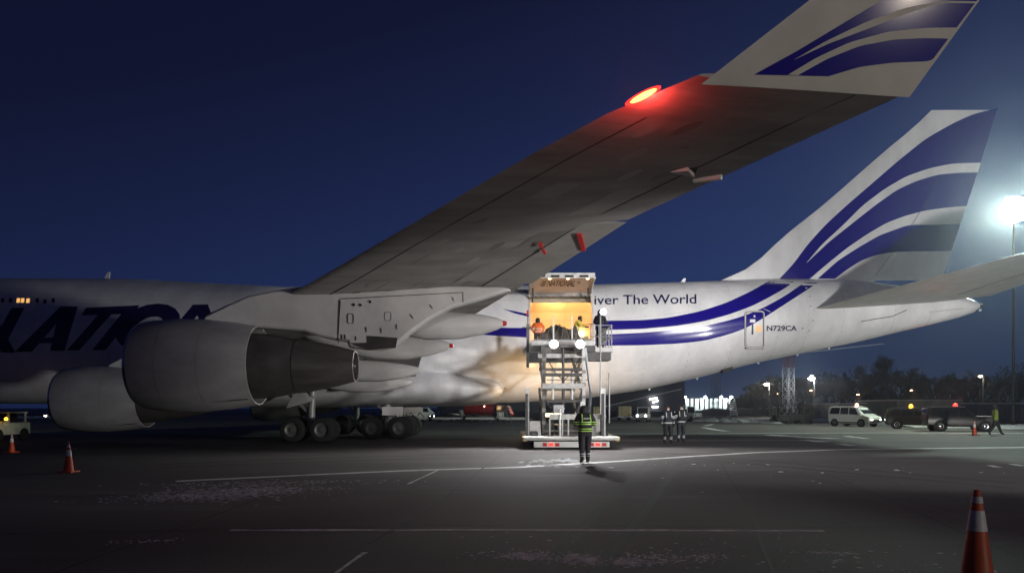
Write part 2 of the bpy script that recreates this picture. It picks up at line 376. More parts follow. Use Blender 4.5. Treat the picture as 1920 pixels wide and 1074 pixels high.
def pixfus(u, v, off=.008):
    Y = 40.2
    for _ in range(14):
        X = (u - 960) * Y / F; Z = EYE + (HZ - v) * Y / F
        Y = .5 * Y + .5 * fpt(X, Z).y
    X = (u - 960) * Y / F; Z = EYE + (HZ - v) * Y / F
    return fpt(X, Z, off)
DX0, DX1, DZ0, DZ1 = .95, 4.36, 4.75, 8.0     # the main deck side cargo door
xs = sorted(set(list(np.arange(-40, 27, 1.0)) + FX + [DX0, DX1]))
xs = [x for i, x in enumerate(xs) if i == 0 or x - xs[i - 1] > .12 or x in (DX0, DX1, 27.0)]
NS = 26
def ring(X, side):
    zt, zb, zm, w = fq(X)
    zs = [zm + (zt - zm) * math.sin(math.pi / 2 * k / NS) for k in range(NS, 0, -1)] + [zm - (zm - zb) * math.sin(math.pi / 2 * k / NS) for k in range(0, NS + 1)]
    if -2 < X < 8:   # snap two rows onto the door's sill and head
        for tz in (DZ1, DZ0):
            i = min(range(1, len(zs) - 1), key=lambda j: abs(zs[j] - tz)); zs[i] = tz
    return [fpt(X, z, 0, side) for z in zs]
fb = MB(); rings_l = [ring(X, -1) for X in xs]; rings_r = [ring(X, 1) for X in xs]
n = len(rings_l[0]); full = [l + r[::-1][1:-1] for l, r in zip(rings_l, rings_r)]
nn = len(full[0]); vs = [p for r in full for p in r]; fs = []
for j in range(len(xs) - 1):
    for i in range(nn):
        a, b = full[j][i], full[j + 1][(i + 1) % nn]
        cx = (xs[j] + xs[j + 1]) / 2; cz = (full[j][i].z + full[j][(i + 1) % nn].z) / 2
        if i < n - 1 and DX0 < cx < DX1 and DZ0 < cz < DZ1: continue
        fs.append((j * nn + i, j * nn + (i + 1) % nn, (j + 1) * nn + (i + 1) % nn, (j + 1) * nn + i))
fs += [tuple(range(nn))[::-1], tuple(range((len(xs) - 1) * nn, len(xs) * nn))]
fb.add(vs, fs); fuselage = fb.build('fuselage', 'white', plane, 40)

# main deck hold seen through the door
hb = MB(); hr = []
for X in (-7.5, 0.0, DX0, DX1, 5.2, 6.4):
    rr = [(X, CY - 2.95, 4.76), (X, CY - 3.0, 5.4), (X, CY - 2.8, 6.5), (X, CY - 2.15, 7.5), (X, CY - 1.2, 8.1), (X, CY, 8.3), (X, CY + 1.2, 8.1), (X, CY + 2.15, 7.5), (X, CY + 2.8, 6.5), (X, CY + 3.0, 5.4), (X, CY + 2.95, 4.76)]
    hr.append(rr)
vs = [p for r in hr for p in r]; fs = []; k = 11
for j in range(5):
    for i in range(k):
        if j == 2 and i in (0, 1, 2): continue
        fs.append((j * k + i, j * k + (i + 1) % k, (j + 1) * k + (i + 1) % k, (j + 1) * k + i))
fs += [tuple(range(k)), tuple(range(5 * k, 6 * k))]
hb.add(vs, fs); hold = hb.build('cargo_hold', 'liner', plane, 20)
for i, X in enumerate((-3.0, .6, 2.7, 4.6)):
    MB().box((X, CY + .6, 8.16), (.9, .25, .06)).build('ceiling_lamp', 'e_warm', hold, 0)
for x_, y_ in ((4.25, 2.55), (2.75, 2.62)): MB().box((x_, CY + y_, 6.2), (.34, .1, .34)).build('wall_lamp', 'e_warm', hold, 0)
for x in (-.4, 1.4, 3.2, 5.0):
    mb = MB()
    pr = [(CY + 2.93, 5.0), (CY + 2.98, 5.4), (CY + 2.78, 6.5), (CY + 2.13, 7.48), (CY + 1.2, 8.06), (CY, 8.26)]
    for a, b in zip(pr, pr[1:]): mb.beam((x, *a), (x, *b), .06, .05)
    mb.build('liner_rib', 'liner', hold, 0)
for X, p in ((2.6, 230), (-1.5, 100), (5.4, 90)):
    lamp('hold_light', 'POINT', (X, CY + .4, 7.7), p, (1, .50, .19), size=.3)
# sill and jambs of the door hole
sb = MB()
for X in (DX0, DX1):
    zz = np.linspace(DZ0, DZ1, 9)
    for a, b in zip(zz, zz[1:]): sb.beam(fpt(X, a, -.05), fpt(X, b, -.05), .10, .14)
sb.beam(fpt(DX0, DZ0, -.1), fpt(DX1, DZ0, -.1), .3, .1); sb.beam(fpt(DX0, DZ1, -.05), fpt(DX1, DZ1, -.05), .14, .12)
sb.build('door_frame', 'door_in', plane, 0)

def glyph_mesh(text, shear=0.0, offset=0.0, cuts=0):
    c = bpy.data.curves.new('t', 'FONT'); c.body = text; c.shear = shear; c.offset = offset; c.fill_mode = 'FRONT'; c.resolution_u = 5
    o = bpy.data.objects.new('t', c); col.objects.link(o)
    dg = bpy.context.evaluated_depsgraph_get(); me = bpy.data.meshes.new_from_object(o.evaluated_get(dg))
    bpy.data.objects.remove(o); bpy.data.curves.remove(c)
    if cuts:
        bm = bmesh.new(); bm.from_mesh(me); bmesh.ops.triangulate(bm, faces=bm.faces)
        bmesh.ops.subdivide_edges(bm, edges=bm.edges, cuts=cuts, use_grid_fill=True); bm.to_mesh(me); bm.free()
    P = np.array([v.co[:2] for v in me.vertices]); fs = [list(p.vertices) for p in me.polygons]
    bpy.data.meshes.remove(me)
    lo, hi = P.min(0), P.max(0); return (P - lo) / (hi - lo), fs
def lettering(text, u0, v0, u1, v1, surf, name, mt, parent, shear=0, offset=0, cuts=0, off=.009, tilt=0.0):
    P, fs = glyph_mesh(text, shear, offset, cuts); mb = MB()
    mb.add([surf(lerp(u0, u1, x), lerp(v1, v0, y) + tilt * (x - .5), off) for x, y in P], fs)
    return mb.build(name, mt, parent, 0)

# the raised cargo door: hinged along the crown, its inner side turned down to us
hinge = fpt(0, DZ1); tipc = Vector((0, 37.9, 8.36))
def door_pt(s, t, off=0.0):   # s across 0..1, t from hinge 0 to tip 1, off below the panel
    X = lerp(DX0 + .01, DX1 - .01 - .14 * t, s); y = lerp(hinge.y - .05, tipc.y, t); z = lerp(DZ1 + .02, tipc.z, t) + .34 * math.sin(math.pi * t) * .5
    return Vector((X, y, z - off))
db = MB(); N1 = 10
top = [[door_pt(s, t, -.16) for t in np.linspace(0, 1, N1)] for s in (0, 1)]; bot = [[door_pt(s, t, 0) for t in np.linspace(0, 1, N1)] for s in (0, 1)]
db.loft([top[0] + bot[0][::-1], top[1] + bot[1][::-1]]); cdoor = db.build('cargo_door', ['door_in'], plane, 30)
eb = MB()
for s in (.0, 1.0): eb.path([door_pt(s, t, .05) for t in np.linspace(0, 1, N1)], .06)
eb.beam(door_pt(0, 1, -.06), door_pt(1, 1, -.06), .12, .26); eb.build('door_edge', 'steel', cdoor, 0)
for s in (.16, .38, .6, .83):
    MB().box(door_pt(s, 1.01, -.02), (.42, .18, .10)).build('latch_slot', 'black', cdoor, 0)
for s in (.075, .30, .59, .90):
    MB().box(door_pt(s, .80, .02), (.13, .10, .04)).build('door_lamp', 'e_warm', cdoor, 0)
for s in (.43, .72): MB().box(door_pt(s, .86, .02), (.36, .12, .05)).build('stiffener', 'steel', cdoor, 0)
for s in (.05, .94): MB().beam(door_pt(s, .25, .05), fpt(lerp(DX0, DX1, s), DZ1 - .55, .02), .09).build('door_actuator', 'steel_d', cdoor, 0)
def doortext(u, v, off): return door_pt(u, v, off)
lettering('NATIONAL', .27, .62, .72, .30, doortext, 'door_lettering', 'black', cdoor, shear=.38, offset=.005, off=.02)
MB().add([door_pt(.175, .30, .02), door_pt(.235, .30, .02), door_pt(.262, .62, .02), door_pt(.20, .62, .02)], [(0, 1, 2, 3)]).build('door_emblem', 'steel_m', cdoor, 0)
MB().add([door_pt(.76, .44, .02), door_pt(.80, .44, .02), door_pt(.80, .56, .02), door_pt(.765, .56, .02)], [(0, 1, 2, 3)]).build('door_placard', 'steel_m', cdoor, 0)
hb2 = MB(); hb2.beam(door_pt(.0, .0, .10), door_pt(1, .0, .10), .2, .16)
for i in range(9): hb2.tube(door_pt(.06 + .1 * i, .02, .2), door_pt(.12 + .1 * i, .03, .16 + .1 * random.random()), .03)
hb2.build('hinge', 'steel_m', cdoor, 20)

# ---- painted livery, laid on the skin as thin film
def up(poly, n):    # resample a polyline
    P = np.array(poly, float); d = np.r_[0, np.cumsum(np.hypot(*np.diff(P, axis=0).T))]
    # smooth (Catmull-Rom style) resample
    t = np.linspace(0, d[-1], n); return np.stack([np.interp(t, d, P[:, 0]), np.interp(t, d, P[:, 1])], 1)
def smooth_line(poly, n):
    P = up(poly, 60)
    for _ in range(3):
        Q = P.copy(); Q[1:-1] = (P[:-2] + 2 * P[1:-1] + P[2:]) / 4; P = Q
    return up(P, n)
def film(e1, e2, surf, name, mt, off=.008, n=40, m=6, parent=None):
    A, B = smooth_line(e1, n), smooth_line(e2, n); mb = MB(); vs = []; fs = []
    for i in range(n):
        for j in range(m + 1):
            p = A[i] + (B[i] - A[i]) * j / m; vs.append(surf(p[0], p[1], off))
    for i in range(n - 1):
        for j in range(m): fs.append((i * (m + 1) + j, i * (m + 1) + j + 1, (i + 1) * (m + 1) + j + 1, (i + 1) * (m + 1) + j))
    mb.add(vs, fs); return mb.build(name, mt, parent or plane, 60)
film([(1116, 602), (1146, 601), (1205, 600), (1253, 595.6), (1310, 584.2), (1360, 568.3), (1406, 547), (1450, 522)],
     [(1116, 619), (1146, 618), (1205, 616.4), (1270.6, 610.5), (1318.8, 602.4), (1362.5, 590.8), (1406, 575.5), (1441, 558), (1472, 540.5), (1497, 522)], pixfus, 'stripe', 'blue')
film([(1116, 627), (1146, 626.4), (1205, 623.6), (1270.6, 618), (1318.8, 611.6), (1362.5, 601.7), (1395, 592), (1428, 578.8), (1472, 554.7), (1494, 539.4), (1517, 523)],
     [(1116, 647.5), (1146, 647.7), (1205, 647), (1270.6, 644), (1319, 639), (1362.5, 628), (1395, 617), (1428, 598.4), (1472, 570), (1520, 539), (1542, 524)], pixfus, 'stripe', 'blue')
film([(944, 579), (966, 583.5), (992.5, 589)], [(944, 579.4), (966, 587.6), (992.5, 594)], pixfus, 'stripe', 'blue')
film([(790, 622), (860, 617), (925, 614), (992, 615)], [(790, 622.5), (860, 624), (925, 629), (992, 632.8)], pixfus, 'stripe', 'blue')

lettering('iver The World', 1114.5, 552.6, 1305.5, 570, pixfus, 'slogan_lettering', 'navy', plane, cuts=2, tilt=-2, offset=.004, off=.022)
lettering('N729CA', 1437.5, 610.3, 1494, 620.3, pixfus, 'registration_lettering', 'navy', plane, offset=.022, cuts=1, off=.02)
def quad_letter(*quads):      # each stroke four pixel corners: upper left, upper right, lower right, lower left
    mb = MB()
    for (a, b, c, d) in quads:
        k = 9; vs = []; fs = []
        for i in range(k):
            for j in range(4):
                t_, q = i / (k - 1), j / 3; L_ = lerp(np.array(a, float), np.array(d, float), t_); R_ = lerp(np.array(b, float), np.array(c, float), t_); m_ = lerp(L_, R_, q)
                vs.append(pixfus(m_[0], m_[1], .010))
        for i in range(k - 1):
            for j in range(3): fs.append((i * 4 + j, i * 4 + j + 1, i * 4 + j + 5, i * 4 + j + 4))
        mb.add(vs, fs)
    return mb.build('title_lettering', 'navy', plane, 0)
quad_letter([(-45, 577), (-20, 577), (-72, 660), (-98, 660)], [(-44, 577.5), (-16, 577.5), (29, 660.5), (3, 660.5)], [(22, 577), (46, 577), (9, 648), (-9, 632)])
quad_letter([(114, 574), (134, 574), (60, 659), (28, 659.5)], [(113, 574.5), (146, 574.5), (121, 657), (94, 657.5)], [(66, 633), (100, 633), (100, 643), (58, 643)])
quad_letter([(161, 577), (262, 572), (250, 588), (153, 591)], [(185, 589), (210, 588), (149, 656), (126, 656.5)], [(228, 588), (254, 587.5), (198, 656), (173, 656)])
lettering('O', 217, 569, 338, 655, pixfus, 'title_lettering', 'navy', plane, shear=.42, offset=.075, cuts=3, off=.010)
quad_letter([(362, 571), (387, 570.5), (318, 655), (292, 655)], [(362, 571.5), (390, 570.5), (420, 654), (396, 654)], [(440, 570), (463, 570), (420, 654.5), (396, 654.5)])
quad_letter([(545, 568), (568, 568), (480, 654), (450, 654)], [(545, 568.5), (580, 568), (545, 654), (518, 654)])
quad_letter([(630, 568), (652, 568), (605, 654), (580, 654)], [(585, 638), (680, 638), (670, 654), (580, 654.5)])

# passenger-type aft door
def rrect(u0, v0, u1, v1, r=4, n=5):
    pts = []
    for cx, cy, a0 in ((u1 - r, v0 + r, -90), (u1 - r, v1 - r, 0), (u0 + r, v1 - r, 90), (u0 + r, v0 + r, 180)):
        for i in range(n): a = R(a0 + 90 * i / (n - 1)); pts.append((cx + r * math.cos(a), cy + r * math.sin(a)))
    return pts
def outline(u0, v0, u1, v1, r, rad, name, mt, parent, off=.012):
    rp = rrect(u0, v0, u1, v1, r); pts = [pixfus(u, v, off) for u, v in up(rp + [rp[0]], 72)]; mb = MB(); mb.path(pts + [pts[0]], rad, 5); return mb.build(name, mt, parent, 30)
adoor = outline(1397, 583.5, 1432.5, 652, 5, .04, 'aft_door', 'white_grey', plane)
outline(1398.6, 585.1, 1430.9, 650.4, 5, .014, 'door_seam', 'grey_dark', adoor, .02)
lettering('I', 1396, 651.5, 1431, 654, pixfus, 'door_sill', 'black', adoor, off=.03)
film([(1418.5, 610.5), (1427, 610.5)], [(1418.5, 622), (1427, 622)], pixfus, 'door_window', 'e_winlit', .014, 4, 2, adoor)
film([(1409.5, 608), (1412.5, 608)], [(1409, 627), (1412.5, 627)], pixfus, 'door_handle', 'steel_d', .02, 4, 2, adoor)
film([(1406, 598.5), (1416, 598.5)], [(1406, 604.5), (1416, 604.5)], pixfus, 'placard', 'white', .014, 3, 2, adoor)
film([(1413, 591), (1416, 591)], [(1413, 594.5), (1416, 594.5)], pixfus, 'placard', 'white', .014, 3, 2, adoor)
MB().path([pixfus(1432, 579, .02), pixfus(1438, 581.5, .02), pixfus(1444, 584.5, .02)], .02).build('rain_gutter', 'galv', adoor, 0)
for u, v in ((35, 563), (43, 563), (53, 563.5), (85, 565)):
    film([(u - 3, v - 4), (u + 3, v - 4)], [(u - 4, v + 4), (u + 2, v + 4)], pixfus, 'upper_deck_window', 'e_winlit' if u != 85 else 'window_dark', .012, 4, 2, plane)
for u in (-40, -25, -10, 5, 20, 70, 100): film([(u - 3, 559), (u + 3, 559)], [(u - 3, 567), (u + 3, 567)], pixfus, 'upper_deck_window', 'window_dark', .012, 4, 2, plane)
# small vents, aerials and an outflow valve
for u, v, r in ((1504.5, 615, .075), (1516.5, 619.5, .04), (825, 703, .05), (897, 721, .05), (1518, 556, .05), (1520, 574, .04), (1524, 601, .04), (947, 727, .05)):
    p = pixfus(u, v, .0); q = pixfus(u, v, .012); MB().tube(p, q, r, n=10).build('vent', 'steel_m', plane, 0)
for u, v, w, h in ((1279, 530, .3, .25), (199, 527, .35, .42)):
    X = (u - 960) * CY / F; zt = fq(X)[0]
    MB().add([(X - w / 2, CY - .03, zt - .05), (X + w / 2, CY - .03, zt - .05), (X + w * .7, CY - .02, zt + h), (X + w * .3, CY - .02, zt + h), (X - w / 2, CY + .03, zt - .05), (X + w / 2, CY + .03, zt - .05), (X + w * .7, CY + .02, zt + h), (X + w * .3, CY + .02, zt + h)],
             [(0, 1, 2, 3), (4, 7, 6, 5), (0, 3, 7, 4), (1, 5, 6, 2), (3, 2, 6, 7), (0, 4, 5, 1)]).build('blade_aerial', 'white', plane, 0)
for u, v in ((1426, 679), (1500, 665), (1310, 709), (1220, 729), (1560, 652)):
    X = (u - 960) * 42.8 / F; zb = fq(X)[1]; MB().sphere((X, CY - .1, zb - .03), .07).build('belly_lamp', 'white', plane)
X = (1362 - 960) * 42.5 / F; zb = fq(X)[1]
MB().box((X, CY - .75, zb + .16), (.62, .5, .42), ry=R(-15)).build('outflow_flap', 'black', plane, 0)
# belly light
MB().sphere((-.6, CY - 2.6, 2.7), .12).build('drain_mast', 'steel_m', plane)
# skin joints round the aft body
for X in (-24, -20.5, -17, -13.5, -10, -6.8, -4.9, -3.3, 5.2, 7.2, 9.6, 12.0, 14.6, 16.3, 18.4, 21.5, 23.8):
    zt, zb, zm, w = fq(X); zz = [zb + (zm - zb) * (1 - math.cos(math.pi / 2 * k / 10)) for k in range(11)] + [zm + (zt - zm) * math.sin(math.pi / 2 * k / 10) for k in range(1, 11)]
    MB().path([fpt(X, z, -.008) for z in zz], .014, 4).build('skin_joint', 'grey_light', plane, 0)
for z in (3.6, 6.4, 7.6):
    MB().path([fpt(X, z + max(0, X - 5) * .11, -.008) for X in np.arange(-26, 22, .7) if not (DX0 - .1 < X < DX1 + .1 and z > 4)], .012, 4).build('skin_joint', 'grey_light', plane, 0)

# ---- wing to body fairing
wf = MB(); rr = []
wx = [-25, -23.5, -21, -18, -12, -6, -3.5, -2, -1.2]; ww_ = [.3, 2.2, 3.2, 3.5, 3.62, 3.60, 3.5, 3.38, 3.28]; wt = [3.0, 3.5, 3.9, 4.2, 4.3, 4.2, 3.9, 3.6, 3.45]; wbz = [2.7, 2.1, 1.85, 1.76, 1.72, 1.74, 1.8, 1.86, 1.92]
for X in list(np.linspace(-25, -1.2, 36)) + [-.95, -.75, -.6, -.52, -.48]:
    k_ = math.sqrt(max(.02, 1 - ((X + 1.2) / .73) ** 2)) if X > -1.2 else 1
    w = float(np.interp(X, wx, ww_)) ; zt = float(np.interp(X, wx, wt)); zb = float(np.interp(X, wx, wbz)); zc = (zt + zb) / 2; h_ = (zt - zb) / 2 * k_; w = 2.5 + (w - 2.5) * k_ if X > -1.2 else w
    rr.append([(X, CY + w * math.copysign(abs(math.cos(t)) ** .8, math.cos(t)), zc + h_ * math.copysign(abs(math.sin(t)) ** .8, math.sin(t))) for t in np.linspace(0, 2 * math.pi, 37)[:-1]])
wf.loft(rr); wf.build('wing_fairing', 'white', plane, 45)
MB().box((-6.3, 39.4, 1.55), (1.1, .06, .45)).build('gear_door', 'white_grey', plane, 0)
MB().box((-6.3, 2 * CY - 39.4, 1.55), (1.1, .06, .45)).build('gear_door', 'white_grey', plane, 0)

# ---- wings
WY = [2.5, 12.0, 17.0, 21.7, 26.35, 29.0, 31.0, 31.8]
WZL = [3.25, 4.1, 4.62, 5.22, 6.10, 6.60, 6.90, 6.86]
def wLE(y): return 2.87 - .882 * (31.8 - y)
def wZL(y): return float(np.interp(y, WY, WZL))
def wTE(y): return float(np.interp(y, [2.5, 12.3, 20.8, 31.8], [-5.3, -3.6, .55, 6.15]))
def wZT(y): return float(np.interp(y, [2.5, 12.3, 17, 20.8, 25.3, 31.8], [3.3, 4.4, 4.95, 5.5, 6.3, 6.62]))
def wth(s): return 1.9 * (.2969 * math.sqrt(max(s, 0)) - .126 * s - .3516 * s * s + .2843 * s ** 3 - .1036 * s ** 4)
def wpt(y, s, low=True, off=0.0, side=-1):
    le, te = wLE(y), wTE(y); c = te - le; tk = .075 if y > 12 else .085
    z = lerp(wZL(y), wZT(y), s) + (-1 if low else 1.25) * wth(s) * c * tk
    return Vector((lerp(le, te, s), CY + side * y, z - off))
def wing(side, s0, s1, y0, y1, name, mt, parent, drop=0.0, ny=12, ns=12):
    mb = MB(); rings = []
    ss = [s0 + (s1 - s0) * (k / ns) ** (1.6 if s0 == 0 else 1) for k in range(ns + 1)]
    for y in np.linspace(y0, y1, ny):
        lo = [wpt(y, s, True, drop * (s - s0), side) for s in ss]; hi = [wpt(y, s, False, drop * (s - s0), side) for s in ss]
        rings.append(lo + hi[::-1])
    mb.loft(rings); return mb.build(name, mt, parent, 50)
for side in (-1, 1):
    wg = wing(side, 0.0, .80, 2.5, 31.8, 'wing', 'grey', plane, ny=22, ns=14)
    wing(side, .803, 1.0, 20.85, 25.2, 'aileron', 'grey_light', wg, .25, 6, 5)
    wing(side, .803, 1.0, 25.23, 31.78, 'wing_trailing_panel', 'grey', wg, .05, 8, 5)
    wing(side, .803, .985, 13.2, 20.82, 'outboard_flap', 'grey', wg, .0, 8, 5)
    wing(side, .803, 1.0, 2.6, 11.9, 'inboard_flap', 'grey_light', wg, .1, 8, 5)
    wing(side, .803, 1.0, 11.93, 13.17, 'inboard_aileron', 'grey', wg, .1, 3, 5)
    if side == -1: wing_l = wg
    # winglet
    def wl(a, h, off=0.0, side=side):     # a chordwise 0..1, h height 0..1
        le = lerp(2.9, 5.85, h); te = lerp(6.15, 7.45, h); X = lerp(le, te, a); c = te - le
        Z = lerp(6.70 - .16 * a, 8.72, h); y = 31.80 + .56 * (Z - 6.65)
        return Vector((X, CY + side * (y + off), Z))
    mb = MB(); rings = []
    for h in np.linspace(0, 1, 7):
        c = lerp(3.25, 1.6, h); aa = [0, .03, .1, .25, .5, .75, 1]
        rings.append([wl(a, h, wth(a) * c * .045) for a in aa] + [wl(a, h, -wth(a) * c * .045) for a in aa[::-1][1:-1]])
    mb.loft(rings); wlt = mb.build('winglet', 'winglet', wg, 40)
    if side == -1: winglet_l = wlt
def pixwing(u, v, off=.006):
    lo, hi = 11.7, 40.5
    def fn(Y):
        X = (u - 960) * Y / F; y = CY - Y; s = (X - wLE(y)) / (wTE(y) - wLE(y)); s = max(0, min(1, s))
        return EYE + (HZ - v) * Y / F - wpt(y, s).z
    Ys = np.linspace(lo, hi, 120); fvals = [fn(Y) for Y in Ys]
    for a, b, fa, fb_ in zip(Ys, Ys[1:], fvals, fvals[1:]):
        if fa < 0 <= fb_ or fa >= 0 > fb_:
            for _ in range(30):
                m = (a + b) / 2
                if (fn(m) < 0) == (fa < 0): a = m
                else: b = m
            break
    Y = (a + b) / 2; y = CY - Y; X = (u - 960) * Y / F; s = max(.0, min(1, (X - wLE(y)) / (wTE(y) - wLE(y))))
    return wpt(y, s, True, off)
def wseam(uv, name='skin_seam', w=.012, mt='black'):
    pts = [tuple(p) for p in up(uv, 14)]
    MB().path([pixwing(u, v, .0) for u, v in pts], w, 4).build(name, mt, wing_l, 0)
for s in (.165,): 
    MB().path([wpt(y, s, True, -.004) for y in np.linspace(8, 31.5, 40)], .014, 4).build('skin_seam', 'black', wing_l, 0)
MB().path([wpt(y, .80, True, -.002) for y in np.linspace(12, 31.6, 30)], .016, 4).build('skin_seam', 'black', wing_l, 0)
for y in (14.5, 17.5, 22.6, 24.8, 26.4, 28.2, 30.2):
    MB().path([wpt(y, s, True, -.008) for s in np.linspace(.02, .165, 8)], .011, 4).build('slat_joint', 'black', wing_l, 0)
for y in (9.5, 13.2, 16.0, 19.2, 21.2, 23.3, 25.6, 27.4, 29.2, 30.6):
    MB().path([wpt(y, s, True, -.008) for s in np.linspace(.17, .79, 8)], .010, 4).build('skin_joint', 'grey_dark', wing_l, 0)
for s in (.33, .48, .64):
    MB().path([wpt(y, s, True, -.008) for y in np.linspace(8, 31.5, 30)], .009, 4).build('skin_joint', 'grey_dark', wing_l, 0)
for y0, y1, s0, s1 in ((21.5, 22.9, .64, .79), (24.0, 25.4, .66, .79), (25.9, 27.6, .64, .79), (19.0, 20.4, .45, .62), (23.2, 24.1, .30, .42), (27.2, 28.0, .3, .42), (26.0, 26.7, .45, .56), (28.7, 29.5, .5, .62)):
    mb = MB(); g2 = [[wpt(y, s, True, .006) for s in np.linspace(s0, s1, 4)] for y in np.linspace(y0, y1, 4)]
    mb.loft(g2, closed=False); mb.build('access_panel', random.choice(['grey_light', 'grey', 'grey_light', 'grey_dark']), wing_l, 0)
k_ = 0
for s_row in (.27, .41, .56, .71):
    for y in np.arange(9.4 + s_row, 30.9, 1.02 if s_row < .7 else 1.4):
        k_ += 1; P_ = []
        for t in np.linspace(0, 2 * math.pi, 15)[:-1]:
            c_ = wTE(y) - wLE(y); P_.append(wpt(y + .27 * math.cos(t), s_row + .13 * math.sin(t) / c_, True, .004))
        MB().add(P_, [tuple(range(14))]).build('tank_cover', ('grey', 'grey', 'grey_light', 'grey', 'grey_dark')[k_ * 7 % 5], wing_l, 0)
# red navigation light in the leading edge
P = wpt(30.55, .02, True, 0)
nl = MB(); nl.sphere((0, 0, 0), 1, 20, 12, (.37, .075, .06)); navl = nl.build('navigation_light', 'e_red', wing_l, 60)
navl.location = at(1205, 180, 12.28); ldir = Vector((.882, -1, .13)).normalized(); navl.rotation_euler = ldir.to_track_quat('X', 'Z').to_euler()
nc = MB().sphere((0, 0, 0), 1, 16, 10, (.28, .055, .05)).build('lamp_core', 'e_navcore', navl); nc.location = (.03, -.028, -.022)
lamp('navigation_glow', 'POINT', navl.location + Vector((-.03, -.20, -.20)), 70, (1, .05, .04), size=.12)
# fuel jettison pipe, vent scoop, bright red strips
a = pixwing(1300, 337, .02); b = at(1353, 332, a.y - .3); MB().tube(a, b, .05, .06, 10).build('jettison_pipe', 'white_grey', wing_l)
a, b, c = pixwing(1254, 323, .0), pixwing(1302, 324, .0), pixwing(1290, 313, .0)
MB().add([a, b, c, b - Vector((0, 0, .10)), c - Vector((0, 0, .08))], [(0, 1, 3), (0, 4, 2), (0, 3, 4), (1, 2, 4, 3)]).build('vent_scoop', 'white_grey', wing_l, 0)
a, b, c, d = pixwing(1281, 316, .012), pixwing(1309, 312, .012), pixwing(1304, 325, .012), pixwing(1297, 324, .012)
MB().add([a, b, c, d], [(0, 1, 2, 3)]).build('vent_opening', 'black', wing_l, 0)
for (u0, v0), (u1, v1), r in (((1086, 435), (1095, 465), .06), ((1013, 452), (1015, 459), .045), ((1018, 465), (1022, 471), .04)):
    MB().beam(pixwing(u0, v0, .05), pixwing(u1, v1, .07), r * 2, .03).build('red_strip', 'red_bright', wing_l, 0)
# winglet paint
def pixwl(u, v, off=.0):
    # canted plane y = 31.85 + .56 (Z - 6.65)
    k = (HZ - v) / F; Y = (CY - 31.80 - .56 * (EYE - 6.65)) / (1 + .56 * k)
    X = (u - 960) * Y / F; Z = EYE + k * Y
    h = (Z - 6.66) / 2.06; le = lerp(2.9, 5.85, h); te = lerp(6.15, 7.45, h); a = (X - le) / (te - le); c = te - le
    a = min(max(a, 0.0), 1.0); X = lerp(le, te, a)
    return Vector((X, Y - wth(a) * c * .045 - off, Z))
def z4(*pts): return [(1140 + x / 2.441, y / 2.441) for x, y in pts]
top_blue = z4((665, 347), (860, 240), (1060, 120), (1262, 0), (1500, -110), (1700, -170))
film(top_blue, z4((1005, 354), (1150, 310), (1300, 290), (1480, 282), (1520, 250), (1760, -30)), pixwl, 'winglet_stripe', 'blue', .006, 50, 12, winglet_l)
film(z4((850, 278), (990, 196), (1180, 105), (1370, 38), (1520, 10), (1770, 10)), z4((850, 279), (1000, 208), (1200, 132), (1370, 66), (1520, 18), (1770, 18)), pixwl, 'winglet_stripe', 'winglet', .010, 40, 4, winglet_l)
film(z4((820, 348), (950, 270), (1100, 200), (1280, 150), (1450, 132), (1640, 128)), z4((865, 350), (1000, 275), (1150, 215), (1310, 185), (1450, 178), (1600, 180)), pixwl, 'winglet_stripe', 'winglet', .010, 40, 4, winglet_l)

# flap track fairings
for y, tip, Lf in ((18.3, at(947, 606, 25.0), 5.2), (15.0, at(847, 648, 28.3), 5.6), (9.5, at(790, 694, 33.8), 6.0), (5.8, at(776, 716, 37.5), 6.4)):
    for side in (-1, 1):
        Y = CY + side * y; mb = MB(); rr = []; nose = Vector((tip.x - Lf, Y, wZT(y) - .25))
        for t, w, h in ((0, .04, .05), (.08, .20, .20), (.25, .34, .40), (.5, .38, .50), (.7, .35, .46), (.85, .26, .34), (.95, .16, .2), (.985, .09, .11)):
            c = nose.lerp(Vector((tip.x, Y, tip.z)), t); c.z -= .22 * math.sin(math.pi * t)
            rr.append([(c.x, c.y + w * math.cos(q), c.z + h * math.sin(q)) for q in np.linspace(0, 2 * math.pi, 17)[:-1]])
        mb.loft(rr); fr = mb.build('flap_track_fairing', 'white_grey', plane, 45)
        if y > 14: MB().lathe([(0, .088), (.06, .085), (.13, .06), (.15, .01)], (tip.x - .08, Y, tip.z), 'X', 12).build('fairing_tip', 'red', fr)

